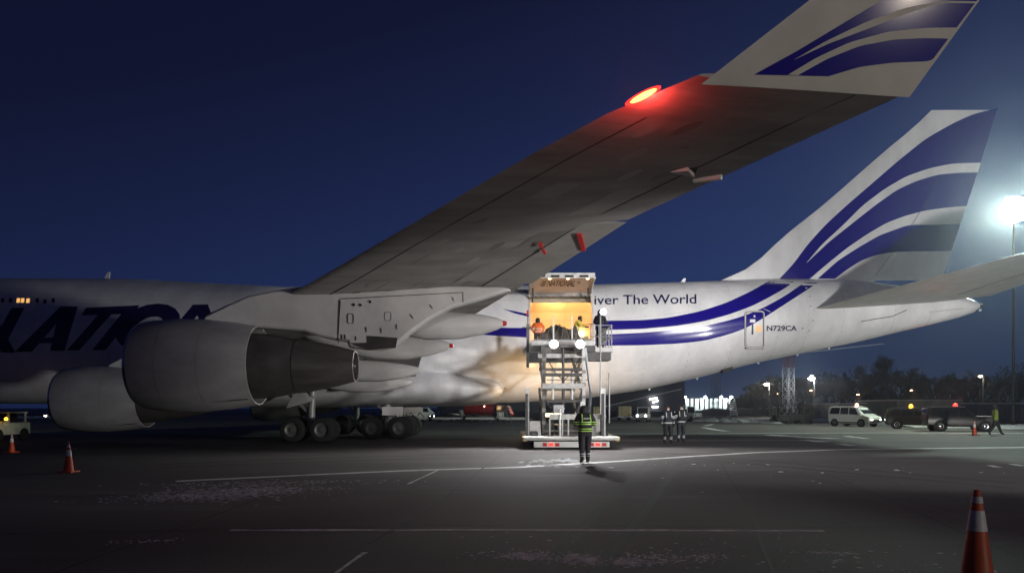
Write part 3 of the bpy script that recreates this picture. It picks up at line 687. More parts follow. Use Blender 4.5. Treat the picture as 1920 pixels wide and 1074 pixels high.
# ---- engines and pylons
def engine(cx, cy, cz):
    prof = [(-10.9, 1.12), (-11.07, 1.17), (-11.11, 1.23), (-11.0, 1.29)]
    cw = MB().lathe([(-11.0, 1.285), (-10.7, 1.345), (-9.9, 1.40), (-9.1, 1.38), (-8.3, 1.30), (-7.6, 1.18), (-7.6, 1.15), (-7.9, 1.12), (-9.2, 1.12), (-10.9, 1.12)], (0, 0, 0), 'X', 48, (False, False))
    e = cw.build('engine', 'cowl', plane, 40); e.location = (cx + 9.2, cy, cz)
    MB().lathe(prof, (0, 0, 0), 'X', 48, (False, False)).build('intake_lip', 'lip', e)
    MB().lathe([(-8.3, 1.02), (-7.4, .97), (-6.9, .90), (-6.42, .80)], (0, 0, -.02), 'X', 40, (True, False)).build('core_cowl', 'core', e)
    MB().lathe([(-6.42, .815), (-6.0, .76), (-5.3, .62), (-4.7, .46), (-4.7, .43), (-5.2, .42)], (0, 0, -.02), 'X', 40, (False, True)).build('exhaust_nozzle', 'nozzle', e)
    MB().lathe([(-5.4, .3), (-5.0, .2), (-4.72, .03)], (0, 0, -.02), 'X', 24).build('exhaust_plug', 'nozzle', e)
    fan = MB(); fan.lathe([(-10.3, .02), (-10.1, .22), (-9.8, .36)], (0, 0, 0), 'X', 24)
    for i in range(24):
        t = 2 * math.pi * i / 24; c, s_ = math.cos(t), math.sin(t); c2, s2 = math.cos(t + .16), math.sin(t + .16)
        fan.add([(-10.0, .3 * c, .3 * s_), (-10.05, 1.11 * c, 1.11 * s_), (-9.85, 1.11 * c2, 1.11 * s2), (-9.8, .3 * c2, .3 * s2)], [(0, 1, 2, 3)])
    fan.build('fan', 'core', e)
    for x, r_ in ((-10.15, 1.3830), (-8.95, 1.3655)): MB().lathe([(x - .005, r_ + .002), (x + .005, r_ + .002)], (0, 0, 0), 'X', 48, (False, False)).build('cowl_joint', 'grey_dark', e)
    MB().beam((-8.8, -.75, -1.10), (-7.7, -.72, -1.02), .03).build('cowl_latch', 'steel_d', e, 0)
    # pylon
    poly = [(385, 592), (425, 573), (470, 556), (520, 546), (570, 539), (640, 537), (800, 537), (945, 540), (960, 545), (905, 562), (850, 577), (806, 600), (775, 622), (740, 652), (715, 657), (690, 656), (655, 652), (655, 642), (610, 634), (575, 622), (500, 616), (430, 612), (380, 606)]
    P = [at(u, v, 22.47) for u, v in poly]; mb = MB()
    def mp(p, a): return (p.x - (-9.2), p.y - 22.47 + a * (.55 if p.x > -8.2 else .30), p.z - 3.0)
    mb.prism(P, mp, -.42, .42); py = mb.build('pylon', 'white_grey', e, 30, bevel=.10); py.location = (-9.2, 0, 0)
    def q(u, v, o=-.229):
        p = at(u, v, 22.22); return Vector((p.x, o, p.z - 3.0))
    for seg in (((640, 560), (868, 548)), ((638, 562), (634, 626)), ((868, 548), (868, 566)), ((634, 624), (634, 643))):
        MB().path([q(*p) for p in seg], .013, 4).build('panel_joint', 'black', e, 0)
    for u, v in ((663, 571), (675.5, 571.5), (693.5, 565.5)): MB().tube(q(u, v, -.22), q(u, v, -.235), .042, n=10).build('drain_hole', 'black', e, 0)
    for (u, v), (u2, v2) in (((848, 557), (851, 564)), ((806, 571), (811, 578)), ((769, 589), (775, 597)), ((686, 613), (687, 622)), ((714, 615), (715, 624)), ((743, 607), (744, 617)), ((641, 627), (641, 635)), ((647, 627), (647, 636)), ((667, 630), (667, 638))):
        MB().beam(q(u, v), q(u2, v2), .035, .02).build('louvre', 'black', e, 0)
    for bx_ in ((652, 588, 663, 606), (721, 585, 733, 601)):
        pts = [q(u, v) for u, v in rrect(*bx_, 3, 3)]; MB().path(pts + [pts[0]], .012, 4).build('access_panel', 'steel_m', e, 0)
    mb = MB(); f4 = [(655, 643), (688, 642), (688, 629), (745, 633), (742, 652), (690, 656)]
    mb.prism([q(u, v, 0) for u, v in f4], lambda p, a: (p.x, a, p.z), -.24, -.225); mb.build('heat_shield', 'core', e, 0)
    return e
e1 = engine(-9.2, 22.47, 3.0)
def dupe_engine(cx, cy, cz):
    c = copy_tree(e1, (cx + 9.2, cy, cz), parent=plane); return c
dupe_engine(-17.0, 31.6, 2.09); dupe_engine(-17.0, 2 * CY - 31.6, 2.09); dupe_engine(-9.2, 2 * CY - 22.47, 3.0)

# ---- fin and tailplane
def z3(*pts): return [(1340 + x / 2.983, 180 + y / 2.983) for x, y in pts]
fin_le = [at(u, v, CY) for u, v in z3((0, 1045), (65, 1025), (150, 985), (235, 930), (380, 790), (620, 600), (950, 310), (1110, 180), (1215, 78))]
fin_te = [at(u, v, CY) for u, v in z3((1240, 1110), (1290, 970), (1480, 400), (1585, 66))]
lz = [p.z for p in fin_le]; lx = [p.x for p in fin_le]; tz = [p.z for p in fin_te]; tx = [p.x for p in fin_te]
def finLE(z): return float(np.interp(z, lz, lx))
def finTE(z): return float(np.interp(z, tz, tx))
def fth(X, z):
    le, te = finLE(z), finTE(z); s = min(1, max(0, (X - le) / (te - le))); return wth(s) * min(te - le, 9) * .05
def pixfin(u, v, off=.006):
    Y = CY - .2
    for _ in range(4):
        X = (u - 960) * Y / F; Z = EYE + (HZ - v) * Y / F; Y = CY - fth(X, Z)
    te = finTE(Z); le = finLE(Z); X = min(max(X, le + .01), te - .005)
    return Vector((X, CY - fth(X, Z) - off, Z))
def fin_piece(a0, a1, name, mt, parent, z0, z1=18.95):
    mb = MB(); rings = []
    for z in np.linspace(z0, z1, 16):
        le, te = finLE(z), finTE(z); X0, X1 = le + (te - le) * a0, le + (te - le) * a1
        xs_ = [X0 + (X1 - X0) * (k / 9) ** (1.7 if a0 == 0 else 1) for k in range(10)]
        rings.append([(x, CY - fth(x, z), z) for x in xs_] + [(x, CY + fth(x, z), z) for x in xs_[::-1]])
    mb.loft(rings); return mb.build(name, mt, parent, 50)
fin = fin_piece(0, .70, 'tail_fin', 'white', plane, 8.3)
rudder = fin_piece(.703, 1.0, 'rudder', 'white', fin, 9.1)
bl_up = z3((362, 1022), (440, 940), (520, 830), (620, 720), (740, 610), (880, 490), (1030, 360), (1180, 240), (1330, 155), (1450, 100), (1600, 66))
w2_top = z3((532, 1022), (640, 930), (740, 850), (850, 775), (960, 710), (1060, 672), (1180, 640), (1300, 624), (1415, 616))
film(bl_up, w2_top, pixfin, 'tail_stripe', 'blue', .006, 60, 14, fin)
film(z3((515, 930), (600, 830), (720, 720), (830, 610), (950, 520), (1070, 450), (1200, 405), (1330, 378), (1500, 374)),
     z3((516, 932), (640, 815), (760, 720), (900, 610), (1020, 525), (1130, 475), (1250, 440), (1370, 430), (1480, 428)), pixfin, 'tail_stripe', 'white', .012, 60, 5, fin)
film(z3((575, 1022), (690, 920), (800, 850), (920, 780), (1080, 722), (1200, 720), (1390, 716)), z3((672, 1022), (740, 970), (820, 920), (900, 890), (1000, 872), (1150, 868), (1340, 868)), pixfin, 'tail_stripe', 'blue', .006, 50, 8, fin)
MB().path([pixfin(*p, .0) for p in z3((1480, 505 - 430), (1230, 505), (1180, 600), (1060, 780), (990, 880), (900, 1005))][1:], .012, 4).build('hinge_line', 'black', fin, 0)

def tailplane(side):
    rings = []
    SY = [1.0, 3.0, 6, 9, 11.2]
    for y in SY:
        le = 14.8 + .88 * y; te = 26.75 + .38 * y; z = 6.72 + .21 * y; zt = 7.85 + .21 * y; c = te - le
        ss = [(k / 10) ** 1.5 for k in range(11)]
        rings.append([(le + c * s, CY + side * y, lerp(z, zt, s) - wth(s) * c * .05) for s in ss] + [(le + c * s, CY + side * y, lerp(z, zt, s) + wth(s) * c * .05) for s in ss[::-1][1:-1]])
    mb = MB(); mb.loft(rings); t = mb.build('tailplane', 'grey_light', plane, 45)
    sm = MB()
    sm.path([Vector((14.8 + .88 * y + (11.95 - .5 * y) * .72, CY + side * y, lerp(6.72 + .21 * y, 7.85 + .21 * y, .72) - wth(.72) * (11.95 - .5 * y) * .05)) for y in np.linspace(2.2, 11, 14)], .016, 4); sm.build('elevator_hinge', 'black', t, 0)
    return t
tailplane(-1); tailplane(1)
# tail cone end and stabiliser cut-out line
MB().tube((26.9, CY, 7.6), (27.25, CY, 7.62), .16, .12, 12).build('tail_exhaust', 'steel_d', plane)
MB().sphere((27.05, CY - .15, 7.35), .08).build('tail_light', 'white', plane)
MB().path([pixfus(u, v, .004) for u, v in ((1614, 603), (1640, 598), (1673, 593), (1700, 581))], .02, 5).build('stabiliser_slot', 'black', plane, 0)
for seg in (((1740, 580), (1740, 607)), ((1742, 585), (1806, 578)), ((1806, 560), (1806, 590))):
    MB().path([pixfus(u, v, .0) for u, v in seg], .014, 4).build('skin_joint', 'steel_m', plane, 0)

# ---- landing gear
def bogie(x, y, side, lean=0):
    Y = CY + side * y
    g = MB().tube((x, Y, .62), (x + lean, Y, 2.6), .17, .19, 12).tube((x - .8, Y, .62), (x + .8, Y, .62), .13, n=10)
    g.beam((x, Y, 1.4), (x - 1.5, Y - side * .3, 2.7), .12).beam((x + .1, Y, 1.2), (x + .75, Y, .75), .08).tube((x + .18, Y, .7), (x + .18, Y, 1.6), .05)
    for dx in (-.735, .735): g.tube((x + dx, Y - .62, .62), (x + dx, Y + .62, .62), .08)
    o = g.build('landing_gear', 'strut', plane)
    for dx in (-.735, .735):
        for dy in (-.56, .56):
            tprof = [(-.21, .36), (-.22, .50), (-.19, .58), (-.10, .62), (.10, .62), (.19, .58), (.22, .50), (.21, .36)]
            MB().lathe(tprof, (x + dx, Y + dy, .62), 'Y', 30, (False, False)).build('tyre', 'rubber', o, 40)
            rim = MB().lathe([(-.17, .37), (-.19, .35), (-.14, .30), (-.10, .22), (-.12, .12), (-.16, .10), (-.16, .01)], (x + dx, Y + dy, .62), 'Y', 24, (False, True))
            rim.lathe([(.17, .37), (.19, .35), (.14, .30), (.10, .22), (.12, .12), (.16, .10), (.16, .01)], (x + dx, Y + dy, .62), 'Y', 24, (False, True))
            for i in range(9):
                t = 2 * math.pi * i / 9; rim.tube((x + dx + .17 * math.cos(t), Y + dy - .125, .62 + .17 * math.sin(t)), (x + dx + .17 * math.cos(t), Y + dy - .145, .62 + .17 * math.sin(t)), .03, n=6)
            rim.build('rim', 'hub', o, 40)
    return o
for sd in (-1, 1):
    bogie(-10.2, 5.5, sd, .1); bogie(-6.9, 1.92, sd, 0)
MB().add([(-10.9, CY - 5.2, 2.9), (-8.7, CY - 5.0, 3.1), (-10.2, CY - 5.9, 2.0), (-11.3, CY - 5.9, 1.7)], [(0, 1, 2, 3)]).add([(-10.9, CY - 5.14, 2.9), (-8.7, CY - 4.94, 3.1), (-10.2, CY - 5.84, 2.0), (-11.3, CY - 5.84, 1.7)], [(3, 2, 1, 0)]).build('gear_door', 'white_grey', plane, 0)
hs = MB()
for i in range(7):
    x = -8.2 + i * .5; hs.path([(x, CY - 2.2, 1.25), (x + .15, CY - 2.4, 1.4 + .1 * random.random()), (x + .4, CY - 2.5, 1.2)], .025, 5)
hs.build('hydraulic_hose', 'rubber', plane)

# ------------------------------------------------------------------ main deck cargo loader
ld = thing('cargo_loader', 'scissor lift cargo loader raised to the open cargo door', 'cargo loader', (0, 0, 0))
DK = 4.72
b = MB().bx(.45, 4.42, 30.75, 38.3, .38, .52); b.bx(.5, 4.36, 30.68, 30.75, .40, .50); base = b.build('base_frame', 'steel', ld, 0, bevel=.02)
b = MB().bx(.90, 4.02, 30.80, 30.92, .09, .33); bump = b.build('rear_bumper', 'van_white', ld, 0, bevel=.015)
for x in (1.62, 3.55):
    MB().box((x, 30.785, .21), (.17, .05, .12)).build('tail_lamp', 'e_tail', bump, 0)
    for dx in (-.26, .26): MB().box((x + dx, 30.79, .21), (.16, .03, .14)).build('reflector', 'red', bump, 0)
MB().box((2.85, 30.78, .17), (.08, .06, .12)).build('tow_hook', 'steel_d', bump, 0)
b = MB().bx(.47, .60, 30.72, 38.2, .34, .38); b.bx(4.28, 4.41, 30.72, 38.2, .34, .38)
for y in np.arange(30.9, 38, .5): b.bx(.42, .47, y, y + .25, .38, .52); b.bx(4.42, 4.47, y, y + .25, .38, .52)
b.build('edge_guard', 'yellowline', ld, 0)
for yy in (32.2, 33.4, 36.6):
    for xx in (.95, 3.95):
        w = MB().lathe([(-.16, .12), (-.17, .30), (-.12, .36), (.12, .36), (.17, .30), (.16, .12)], (0, 0, 0), 'X', 20).build('wheel', 'rubber', ld); w.location = (xx, yy, .36)
MB().bx(1.15, 3.75, 31.4, 38, .12, .38).build('chassis', 'steel_d', ld, 0)
for x, wht in ((.66, 1), (3.90, 1)):
    p = MB().bx(x - .09, x + .02, 31.7, 31.85, .52, 2.32); po = p.build('corner_post', 'steel_d', ld, 0)
    MB().bx(x + .02, x + .07, 31.7, 31.85, .52, 2.3).build('post_plate', 'galv', po, 0)
    MB().bx(x - .09, x + .07, 31.69, 31.86, 2.32, 2.55).build('post_cap', 'van_white', po, 0)
# machinery at the foot
b = MB().bx(.75, 1.25, 32.3, 33.1, .52, 1.15); b.build('power_unit', 'steel', ld, 0, bevel=.02)
b = MB().bx(1.3, 1.85, 33.0, 34.4, .52, 1.3); b.build('hydraulic_tank', 'steel_d', ld, 0, bevel=.02)
b = MB()
for x in (1.62, 2.16, 2.42, 3.05): b.bx(x - .03, x + .03, 32.0, 32.06, .52, 1.45)
b.bx(1.6, 3.9, 31.98, 32.08, 1.22, 1.45); b.build('guard_rail', 'steel', ld, 0)
b = MB().tube((2.05, 31.95, .52), (2.05, 31.95, 1.66), .035).tube((2.05, 31.95, 1.62), (2.25, 31.95, 1.70), .03); b.build('lifting_handle', 'van_white', ld)
b = MB().bx(1.78, 2.22, 32.2, 32.5, 1.48, 1.86); b.build('control_box', 'galv', ld, 0, bevel=.02)
b = MB().bx(2.95, 3.15, 32.15, 32.35, 1.3, 2.0); b.build('valve_block', 'van_white', ld, 0)
b = MB().bx(3.35, 3.8, 32.2, 33.4, .52, 1.42); b.build('battery_cabinet', 'steel', ld, 0, bevel=.02)
MB().bx(2.0, 3.0, 32.6, 36.5, .52, .95).build('pump_housing', 'steel_d', ld, 0)
# scissor stages
hz = [.72, 2.62, 4.38]; ya, yb = 32.35, 37.4
for x in (1.42, 3.02):
    for i in range(2):
        z0, z1 = hz[i], hz[i + 1]
        for (p, q), dx in ((((ya, z0), (yb, z1)), -.06), (((yb, z0), (ya, z1)), .06)):
            MB().beam((x + dx, *p), (x + dx, *q), .09, .22).build('scissor_arm', 'galv' if dx > 0 else 'steel_m', ld, 0)
        MB().tube((x - .15, (ya + yb) / 2, (z0 + z1) / 2), (x + .15, (ya + yb) / 2, (z0 + z1) / 2), .09, n=12).build('pivot', 'steel_d', ld)
for y in (ya, yb):
    for z in hz: MB().tube((1.35, y, z), (3.1, y, z), .06, n=10).build('cross_tube', 'steel_m', ld)
MB().bx(1.30, 3.14, ya - .16, ya - .05, 2.55, 2.78).build('cross_beam', 'steel', ld, 0, bevel=.015)
MB().bx(1.38, 3.02, ya - .06, ya + .06, 3.32, 3.44).build('cross_beam', 'steel_d', ld, 0)
MB().bx(1.38, 3.02, ya - .06, ya + .06, 3.08, 3.22).build('cross_beam', 'steel_d', ld, 0)
MB().bx(1.5, 3.0, ya - .05, ya + .05, 1.95, 2.08).build('cross_beam', 'steel_d', ld, 0)
for x in (1.78, 2.62): MB().tube((x, ya + .2, 2.05), (x, ya + .2, 3.38), .055, n=10).build('lift_cylinder', 'van_white', ld)
MB().tube((2.22, ya + .05, 1.0), (2.22, ya + .05, 4.3), .065, n=10).build('mast_tube', 'steel_d', ld)
for x0, x1, z0, z1 in ((1.5, 2.25, 3.9, 2.9), (2.95, 2.25, 3.9, 2.9), (1.5, 2.25, 2.0, 1.0), (2.95, 2.25, 2.0, 1.0)): MB().path([(x0, ya + .1, z0), ((x0 + x1) / 2, ya + .1, (z0 + z1) / 2 - .15), (x1, ya + .1, z1)], .022, 5).build('hose', 'rubber', ld)
MB().path([(1.45, ya, 3.72), (3.0, ya, 3.72)], .02).build('tie_rod', 'steel_d', ld)
MB().path([(1.5, ya - .1, 2.93), (3.3, ya - .1, 2.93)], .018).build('tie_rod', 'steel_d', ld)
for x in (1.38, 3.10):
    MB().bx(x - .07, x + .07, ya - .14, ya + .02, .8, 4.35).build('guide_column', 'steel_d' if x < 2 else 'galv', ld, 0)
    for k in range(6): MB().bx(x - .085, x + .085, ya - .16, ya - .14, 1.0 + .55 * k, 1.15 + .55 * k).build('guide_shoe', 'steel_m', ld, 0)
MB().beam((3.16, ya - .05, 4.3), (3.42, ya + .1, 2.4), .10, .08).beam((3.42, ya + .1, 2.4), (3.3, ya, .7), .10, .08).build('stay', 'galv', ld, 0)
# raised platform
pf = MB().bx(.85, 3.66, 33.2, 37.2, DK - .24, DK).build('lift_platform', 'steel', ld, 0, bevel=.02)
MB().bx(1.75, 2.75, 33.1, 33.2, DK - .50, DK - .05).build('rear_stop', 'steel_m', pf, 0)
for i in range(14): MB().tube((.95, 33.45 + i * .27, DK + .03), (3.56, 33.45 + i * .27, DK + .03), .045, n=8).build('roller', 'galv', pf)
for x in (.95, 3.35): MB().bx(x - .12, x + .35, 33.14, 33.5, DK - .5, DK - .24).build('side_bracket', 'steel_d', pf, 0)
MB().bx(1.15, 3.3, 33.12, 33.24, DK - .78, DK - .6).build('under_beam', 'steel', pf, 0)
for x in (1.80, 2.92):
    lb = MB().bx(x - .19, x + .19, 32.02, 32.12, DK - .46, DK - .08).build('work_lamp_housing', 'steel_d', pf, 0)
    MB().bx(x - .03, x + .03, 32.12, 33.2, DK - .30, DK - .24).build('lamp_arm', 'steel_d', lb, 0)
    MB().lathe([(0, .175), (-.02, .175)], (x, 32.015, DK - .27), 'Y', 20).build('work_lamp', 'e_white', lb, 0)
    lamp('work_light', 'SPOT', (x, 31.95, DK - .30), 4700, (1, .985, .98), (x + (x - 2.3) * 6, 28.0, 0), .12, 100, .9)
# bridge platform by the fuselage
MB().bx(.62, 5.05, 37.3, 40.0, DK - .22, DK + .02).build('bridge_deck', 'steel', ld, 0, bevel=.02)
MB().bx(.8, 3.7, 37.35, 37.45, DK - .75, DK - .24).build('bridge_beam', 'steel_d', ld, 0)
MB().bx(3.75, 4.95, 37.3, 38.6, DK - .62, DK - .24).build('bridge_gearbox', 'steel_d', ld, 0)
b = MB()
for x in (3.95, 4.35, 4.98):
    b.tube((x, 37.35, DK), (x, 37.35, DK + 1.15), .03)
for z in (.55, 1.12): b.tube((3.95, 37.35, DK + z), (4.98, 37.35, DK + z), .028)
for y in (38.4, 39.6): b.tube((4.98, y, DK), (4.98, y, DK + 1.15), .03)
for z in (.55, 1.12): b.tube((4.98, 37.35, DK + z), (4.98, 39.6, DK + z), .028)
b.tube((4.35, 37.35, DK + .1), (4.98, 37.35, DK + .5), .02).tube((4.35, 37.35, DK + .6), (4.98, 37.35, DK + 1.05), .02); b.build('bridge_railing', 'galv', ld)
MB().bx(4.42, 4.72, 37.4, 37.6, DK + .1, DK + 1.0).build('control_console', 'steel_d', ld, 0, bevel=.02)
b = MB().bx(.72, .86, 37.25, 37.4, DK - 1.0, DK + 1.18); b.tube((.79, 37.3, DK + 1.0), (1.05, 37.3, DK + 1.0), .03).tube((.5, 37.3, DK + 1.0), (.79, 37.3, DK + 1.0), .03); b.build('side_post', 'steel_m', ld, 0)
MB().bx(.73, .83, 37.26, 37.36, DK + 1.62, DK + 1.86).build('warning_lamp', 'red', ld, 0)
MB().tube((.78, 37.3, DK + 1.1), (.78, 37.3, DK + 1.65), .02).build('lamp_rod', 'steel_d', ld)
MB().tube((4.42, 37.3, DK - 3.6), (4.42, 37.3, DK + 1.9), .035, n=8).build('light_pole', 'galv', ld)
MB().tube((5.0, 38.4, DK - 3.8), (5.0, 38.4, DK - 1.2), .04, n=8).build('stabiliser_rod', 'galv', ld)
sl = MB().bx(4.38, 4.68, 37.05, 37.25, DK + 1.62, DK + 1.86).build('spot_lamp', 'steel_d', ld, 0)
MB().lathe([(0, .15), (-.02, .15)], (4.53, 37.04, DK + 1.74), 'Y', 16).build('lamp_lens', 'e_white', sl, 0)
lamp('spot_light', 'SPOT', (4.53, 36.95, DK + 1.74), 220, (.95, .97, 1), (5.2, 30, 0), .1, 100, .9)
# warm lamp under the bridge lighting the belly
wl_ = MB().bx(1.7, 2.5, 37.9, 38.05, 1.28, 1.42).build('belly_work_lamp', 'e_warm', ld, 0)
lamp('belly_light', 'SPOT', (1.2, 38.0, 1.6), 300, (1, .60, .22), (.6, 41.0, 3.2), .2, 100, .9)
lamp('belly_light', 'SPOT', (3.0, 38.0, 1.6), 240, (1, .60, .24), (4.0, 41.2, 3.4), .2, 110, .9)

# netted load waiting on the platform
cp = thing('netted_pallet', 'dark netted cargo pallet on the raised loader platform', 'cargo pallet', (0, 0, 0))
mb = MB(); nx, ny = 26, 14; vs = []; fs = []
def hgt(i, j):
    a, c = i / (nx - 1), j / (ny - 1); e = min(a, 1 - a, c, 1 - c)
    return DK + .08 + min(1, e * 7) * (.55 + .18 * math.sin(a * 11) * math.cos(c * 7) + .12 * math.sin(a * 23 + c * 9))
for i in range(nx):
    for j in range(ny): vs.append((lerp(1.25, 3.30, i / (nx - 1)), lerp(34.2, 36.6, j / (ny - 1)), hgt(i, j) + random.uniform(-.05, .05)))
for i in range(nx - 1):
    for j in range(ny - 1): fs.append((i * ny + j, (i + 1) * ny + j, (i + 1) * ny + j + 1, i * ny + j + 1))
mb.add(vs, fs); mb.build('wrapped_load', 'tarp', cp, 60)
MB().bx(1.2, 3.35, 34.1, 36.7, DK + .075, DK + .11).build('pallet_base', 'galv', cp, 0)
def P3(i, j): v = vs[int(round(i)) * ny + int(round(j))]; return (v[0], v[1], v[2] + .02)
nb = MB()
for k in range(-12, nx, 4):
    a = [(i, i - k) for i in range(nx) if 0 <= i - k < ny]; c = [(i, k + ny - 1 - i) for i in range(nx) if 0 <= k + ny - 1 - i < ny]
    for line in (a, c):
        if len(line) > 1: nb.path([P3(*q) for q in line], .012, 4)
nb.build('cargo_net', 'net', cp, 0)
for x in (1.9, 2.75): MB().bx(x - .03, x + .03, 34.14, 34.17, DK + .1, DK + 1.2).build('strap', 'van_white', cp, 0)
sc_ = MB(); 
for i in range(4): sc_.beam((3.3 + .0, 37.6, DK + .02 + .0 * i), (3.3, 37.6, DK + .5), .03)
sc_.bx(3.35, 3.85, 37.7, 38.2, DK + .03, DK + .6)
tag(sc_.build('tool_crate', 'crate', None, 0), 'small orange lit crate on the bridge deck beside the hold', 'crate')

# ------------------------------------------------------------------ people
def skin_mat(n, c, r=.75): return mat(n, c, r, vary=.18, vscale=9)
CM = {'navy': skin_mat('workwear_navy', (.014, .016, .024)), 'plum': skin_mat('trousers_dark', (.022, .018, .028)), 'black': skin_mat('workwear_black', (.012, .012, .014)), 'boots': skin_mat('boots', (.012, .011, .010), .5),
      'face': mat('skin', (.42, .26, .19), .55), 'glove': skin_mat('gloves', (.03, .03, .03)), 'orange': skin_mat('jacket_orange', (.80, .16, .03)), 'yellow': skin_mat('vest_yellow', (.75, .62, .10)),
      'lime': skin_mat('coat_lime', (.22, .30, .05)), 'band': mat('retroreflective', (.50, .52, .54), .4, vary=.1, vscale=9), 'limeband': mat('lime_band', (.42, .72, .12), .45), 'hat': skin_mat('hood_dark', (.02, .02, .022)), 'redhood': skin_mat('hood_maroon', (.09, .02, .025)), 'mask': mat('face_mask', (.62, .64, .66), .6), 'fur': skin_mat('hood_fur', (.25, .23, .22), .95)}
def person(label, loc, yaw, top, legs, hood='hat', pose=None, bands=(), H=1.78, group=None, face=True, mask=False, bandmat='band', head_tilt=0.0, bulk=1.0, extra_hood=True):
    """One continuous skinned body; looks towards local -Y."""
    J = {'pelvis': (0, 0, .96), 'spine': (0, .0, 1.16), 'chest': (0, .0, 1.34), 'neck': (0, .0, 1.50), 'head': (0, -.015, 1.61), 'crown': (0, -.01, 1.70),
         'shoL': (.19, 0, 1.41), 'elbL': (.27, .03, 1.15), 'wriL': (.29, -.06, .92), 'palL': (.29, -.08, .85),
         'shoR': (-.19, 0, 1.41), 'elbR': (-.27, .03, 1.15), 'wriR': (-.29, -.06, .92), 'palR': (-.29, -.08, .85),
         'hipL': (.10, 0, .90), 'kneL': (.115, -.02, .50), 'ankL': (.12, .03, .10), 'toeL': (.13, -.13, .045),
         'hipR': (-.10, 0, .90), 'kneR': (-.115, -.02, .50), 'ankR': (-.12, .03, .10), 'toeR': (-.13, -.13, .045)}
    J.update(pose or {})
    rad = {'pelvis': .155, 'spine': .165, 'chest': .175, 'neck': .062, 'head': .098, 'crown': .085, 'sho': .092, 'elb': .068, 'wri': .045, 'pal': .036, 'hip': .115, 'kne': .085, 'ank': .062, 'toe': .045}
    E = [('pelvis', 'spine'), ('spine', 'chest'), ('chest', 'neck'), ('neck', 'head'), ('head', 'crown')]
    for s in 'LR': E += [('chest', 'sho' + s), ('sho' + s, 'elb' + s), ('elb' + s, 'wri' + s), ('wri' + s, 'pal' + s), ('pelvis', 'hip' + s), ('hip' + s, 'kne' + s), ('kne' + s, 'ank' + s), ('ank' + s, 'toe' + s)]
    names = list(J); V = [Vector(J[k_]) for k_ in names]; Rd = [rad.get(k_, rad.get(k_[:3], .05)) * (bulk if k_[:3] in ('pel', 'spi', 'che', 'hip', 'kne', 'sho', 'elb') else 1) for k_ in names]
    ed = [(names.index(a), names.index(b)) for a, b in E]
    for s, sg in (('L', 1), ('R', -1)):       # five unequal, slightly curled fingers on each palm
        pi = names.index('pal' + s); w, p = Vector(J['wri' + s]), Vector(J['pal' + s]); d = (p - w).normalized()
        side = d.cross(Vector((sg, 0, 0))).normalized() if abs(d.x) < .9 else d.cross(Vector((0, 0, 1))).normalized()
        inn = d.cross(side).normalized() * .018
        for q, ln in ((-.030, .060), (-.011, .075), (.009, .070), (.028, .055)):
            base = p + side * q + d * .015; i0 = len(V); V += [base + d * ln * .55, base + d * ln + inn]; Rd += [.0095, .008]; ed += [(pi, i0), (i0, i0 + 1)]
        i0 = len(V); th = p - side * .035; V += [th - side * .012 + d * .02 + inn, th - side * .016 + d * .055 + inn]; Rd += [.011, .009]; ed += [(pi, i0), (i0, i0 + 1)]
    me = bpy.data.meshes.new('skeleton'); me.from_pydata([tuple(v) for v in V], ed, [])
    o = bpy.data.objects.new('skeleton', me); col.objects.link(o)
    sk = o.modifiers.new('skin', 'SKIN'); sk.use_smooth_shade = True
    for i, sv in enumerate(me.skin_vertices[0].data): sv.radius = (Rd[i], Rd[i]); sv.use_root = (i == 0)
    ss = o.modifiers.new('sub', 'SUBSURF'); ss.levels = 1; ss.render_levels = 1
    dg = bpy.context.evaluated_depsgraph_get(); body = bpy.data.meshes.new_from_object(o.evaluated_get(dg)); bpy.data.objects.remove(o)
    bm = bmesh.new(); bm.from_mesh(body)
    cuts = [z for z0, z1, part_ in bands for z in (z0, z1)] + [.93 if top not in ('lime',) else .86]
    for z in cuts: bmesh.ops.bisect_plane(bm, geom=bm.verts[:] + bm.edges[:] + bm.faces[:], plane_co=(0, 0, z), plane_no=(0, 0, 1))
    # bridge of the nose and a slightly flatter face
    hd = Vector(J['head'])
    for v in bm.verts:
        d_ = v.co - hd
        if d_.length < .14 and v.co.y < hd.y - .05 and abs(d_.x) < .022 and -.03 < d_.z < .03: v.co.y -= .018
    segs = [(names[a], names[b]) for a, b in ed if a < len(names) and b < len(names)]
    mats = [CM[top], CM[legs], CM['boots'], CM['face'], CM['glove'], CM[hood], CM[bandmat], CM['band'], CM['mask']]
    def nearest(c):
        best = None; bd = 9
        for a, b in segs:
            A, B = Vector(J[a]), Vector(J[b]); ab = B - A; t = max(0, min(1, (c - A).dot(ab) / ab.length_squared)); dd = (c - A - ab * t).length - .5 * min(rad.get(a, rad.get(a[:3], .05)), .1)
            if dd < bd: bd = dd; best = (a, b)
        return best
    hem = .93 if top not in ('lime',) else .86
    for f in bm.faces:
        c = f.calc_center_median(); a, b = nearest(c); f.smooth = True
        if b in ('head', 'crown'): idx = 3 if (face and c.y < hd.y - .035 and c.z < hd.z + .07) else 5
        elif b[:3] in ('ank',) and c.z < .22 or b[:3] == 'toe': idx = 2
        elif b[:3] in ('hip', 'kne', 'ank'): idx = 1 if c.z < hem else 0
        elif b[:3] == 'pal' : idx = 4
        elif b == 'spine' and c.z < hem: idx = 1
        else: idx = 0
        if idx == 3 and mask and c.z < hd.z - .01: idx = 8
        for z0, z1, part_ in bands:
            if z0 <= c.z <= z1:
                if part_ == 'torso' and idx == 0: idx = 6
                if part_ == 'leg' and idx == 1: idx = 7
        f.material_index = idx
    for v in bm.verts:     # clear of any inside faces of the fingers: nothing to do, keep one surface
        pass
    for m_ in mats: body.materials.append(m_)
    bm.to_mesh(body); bm.free()
    body.name = 'body'
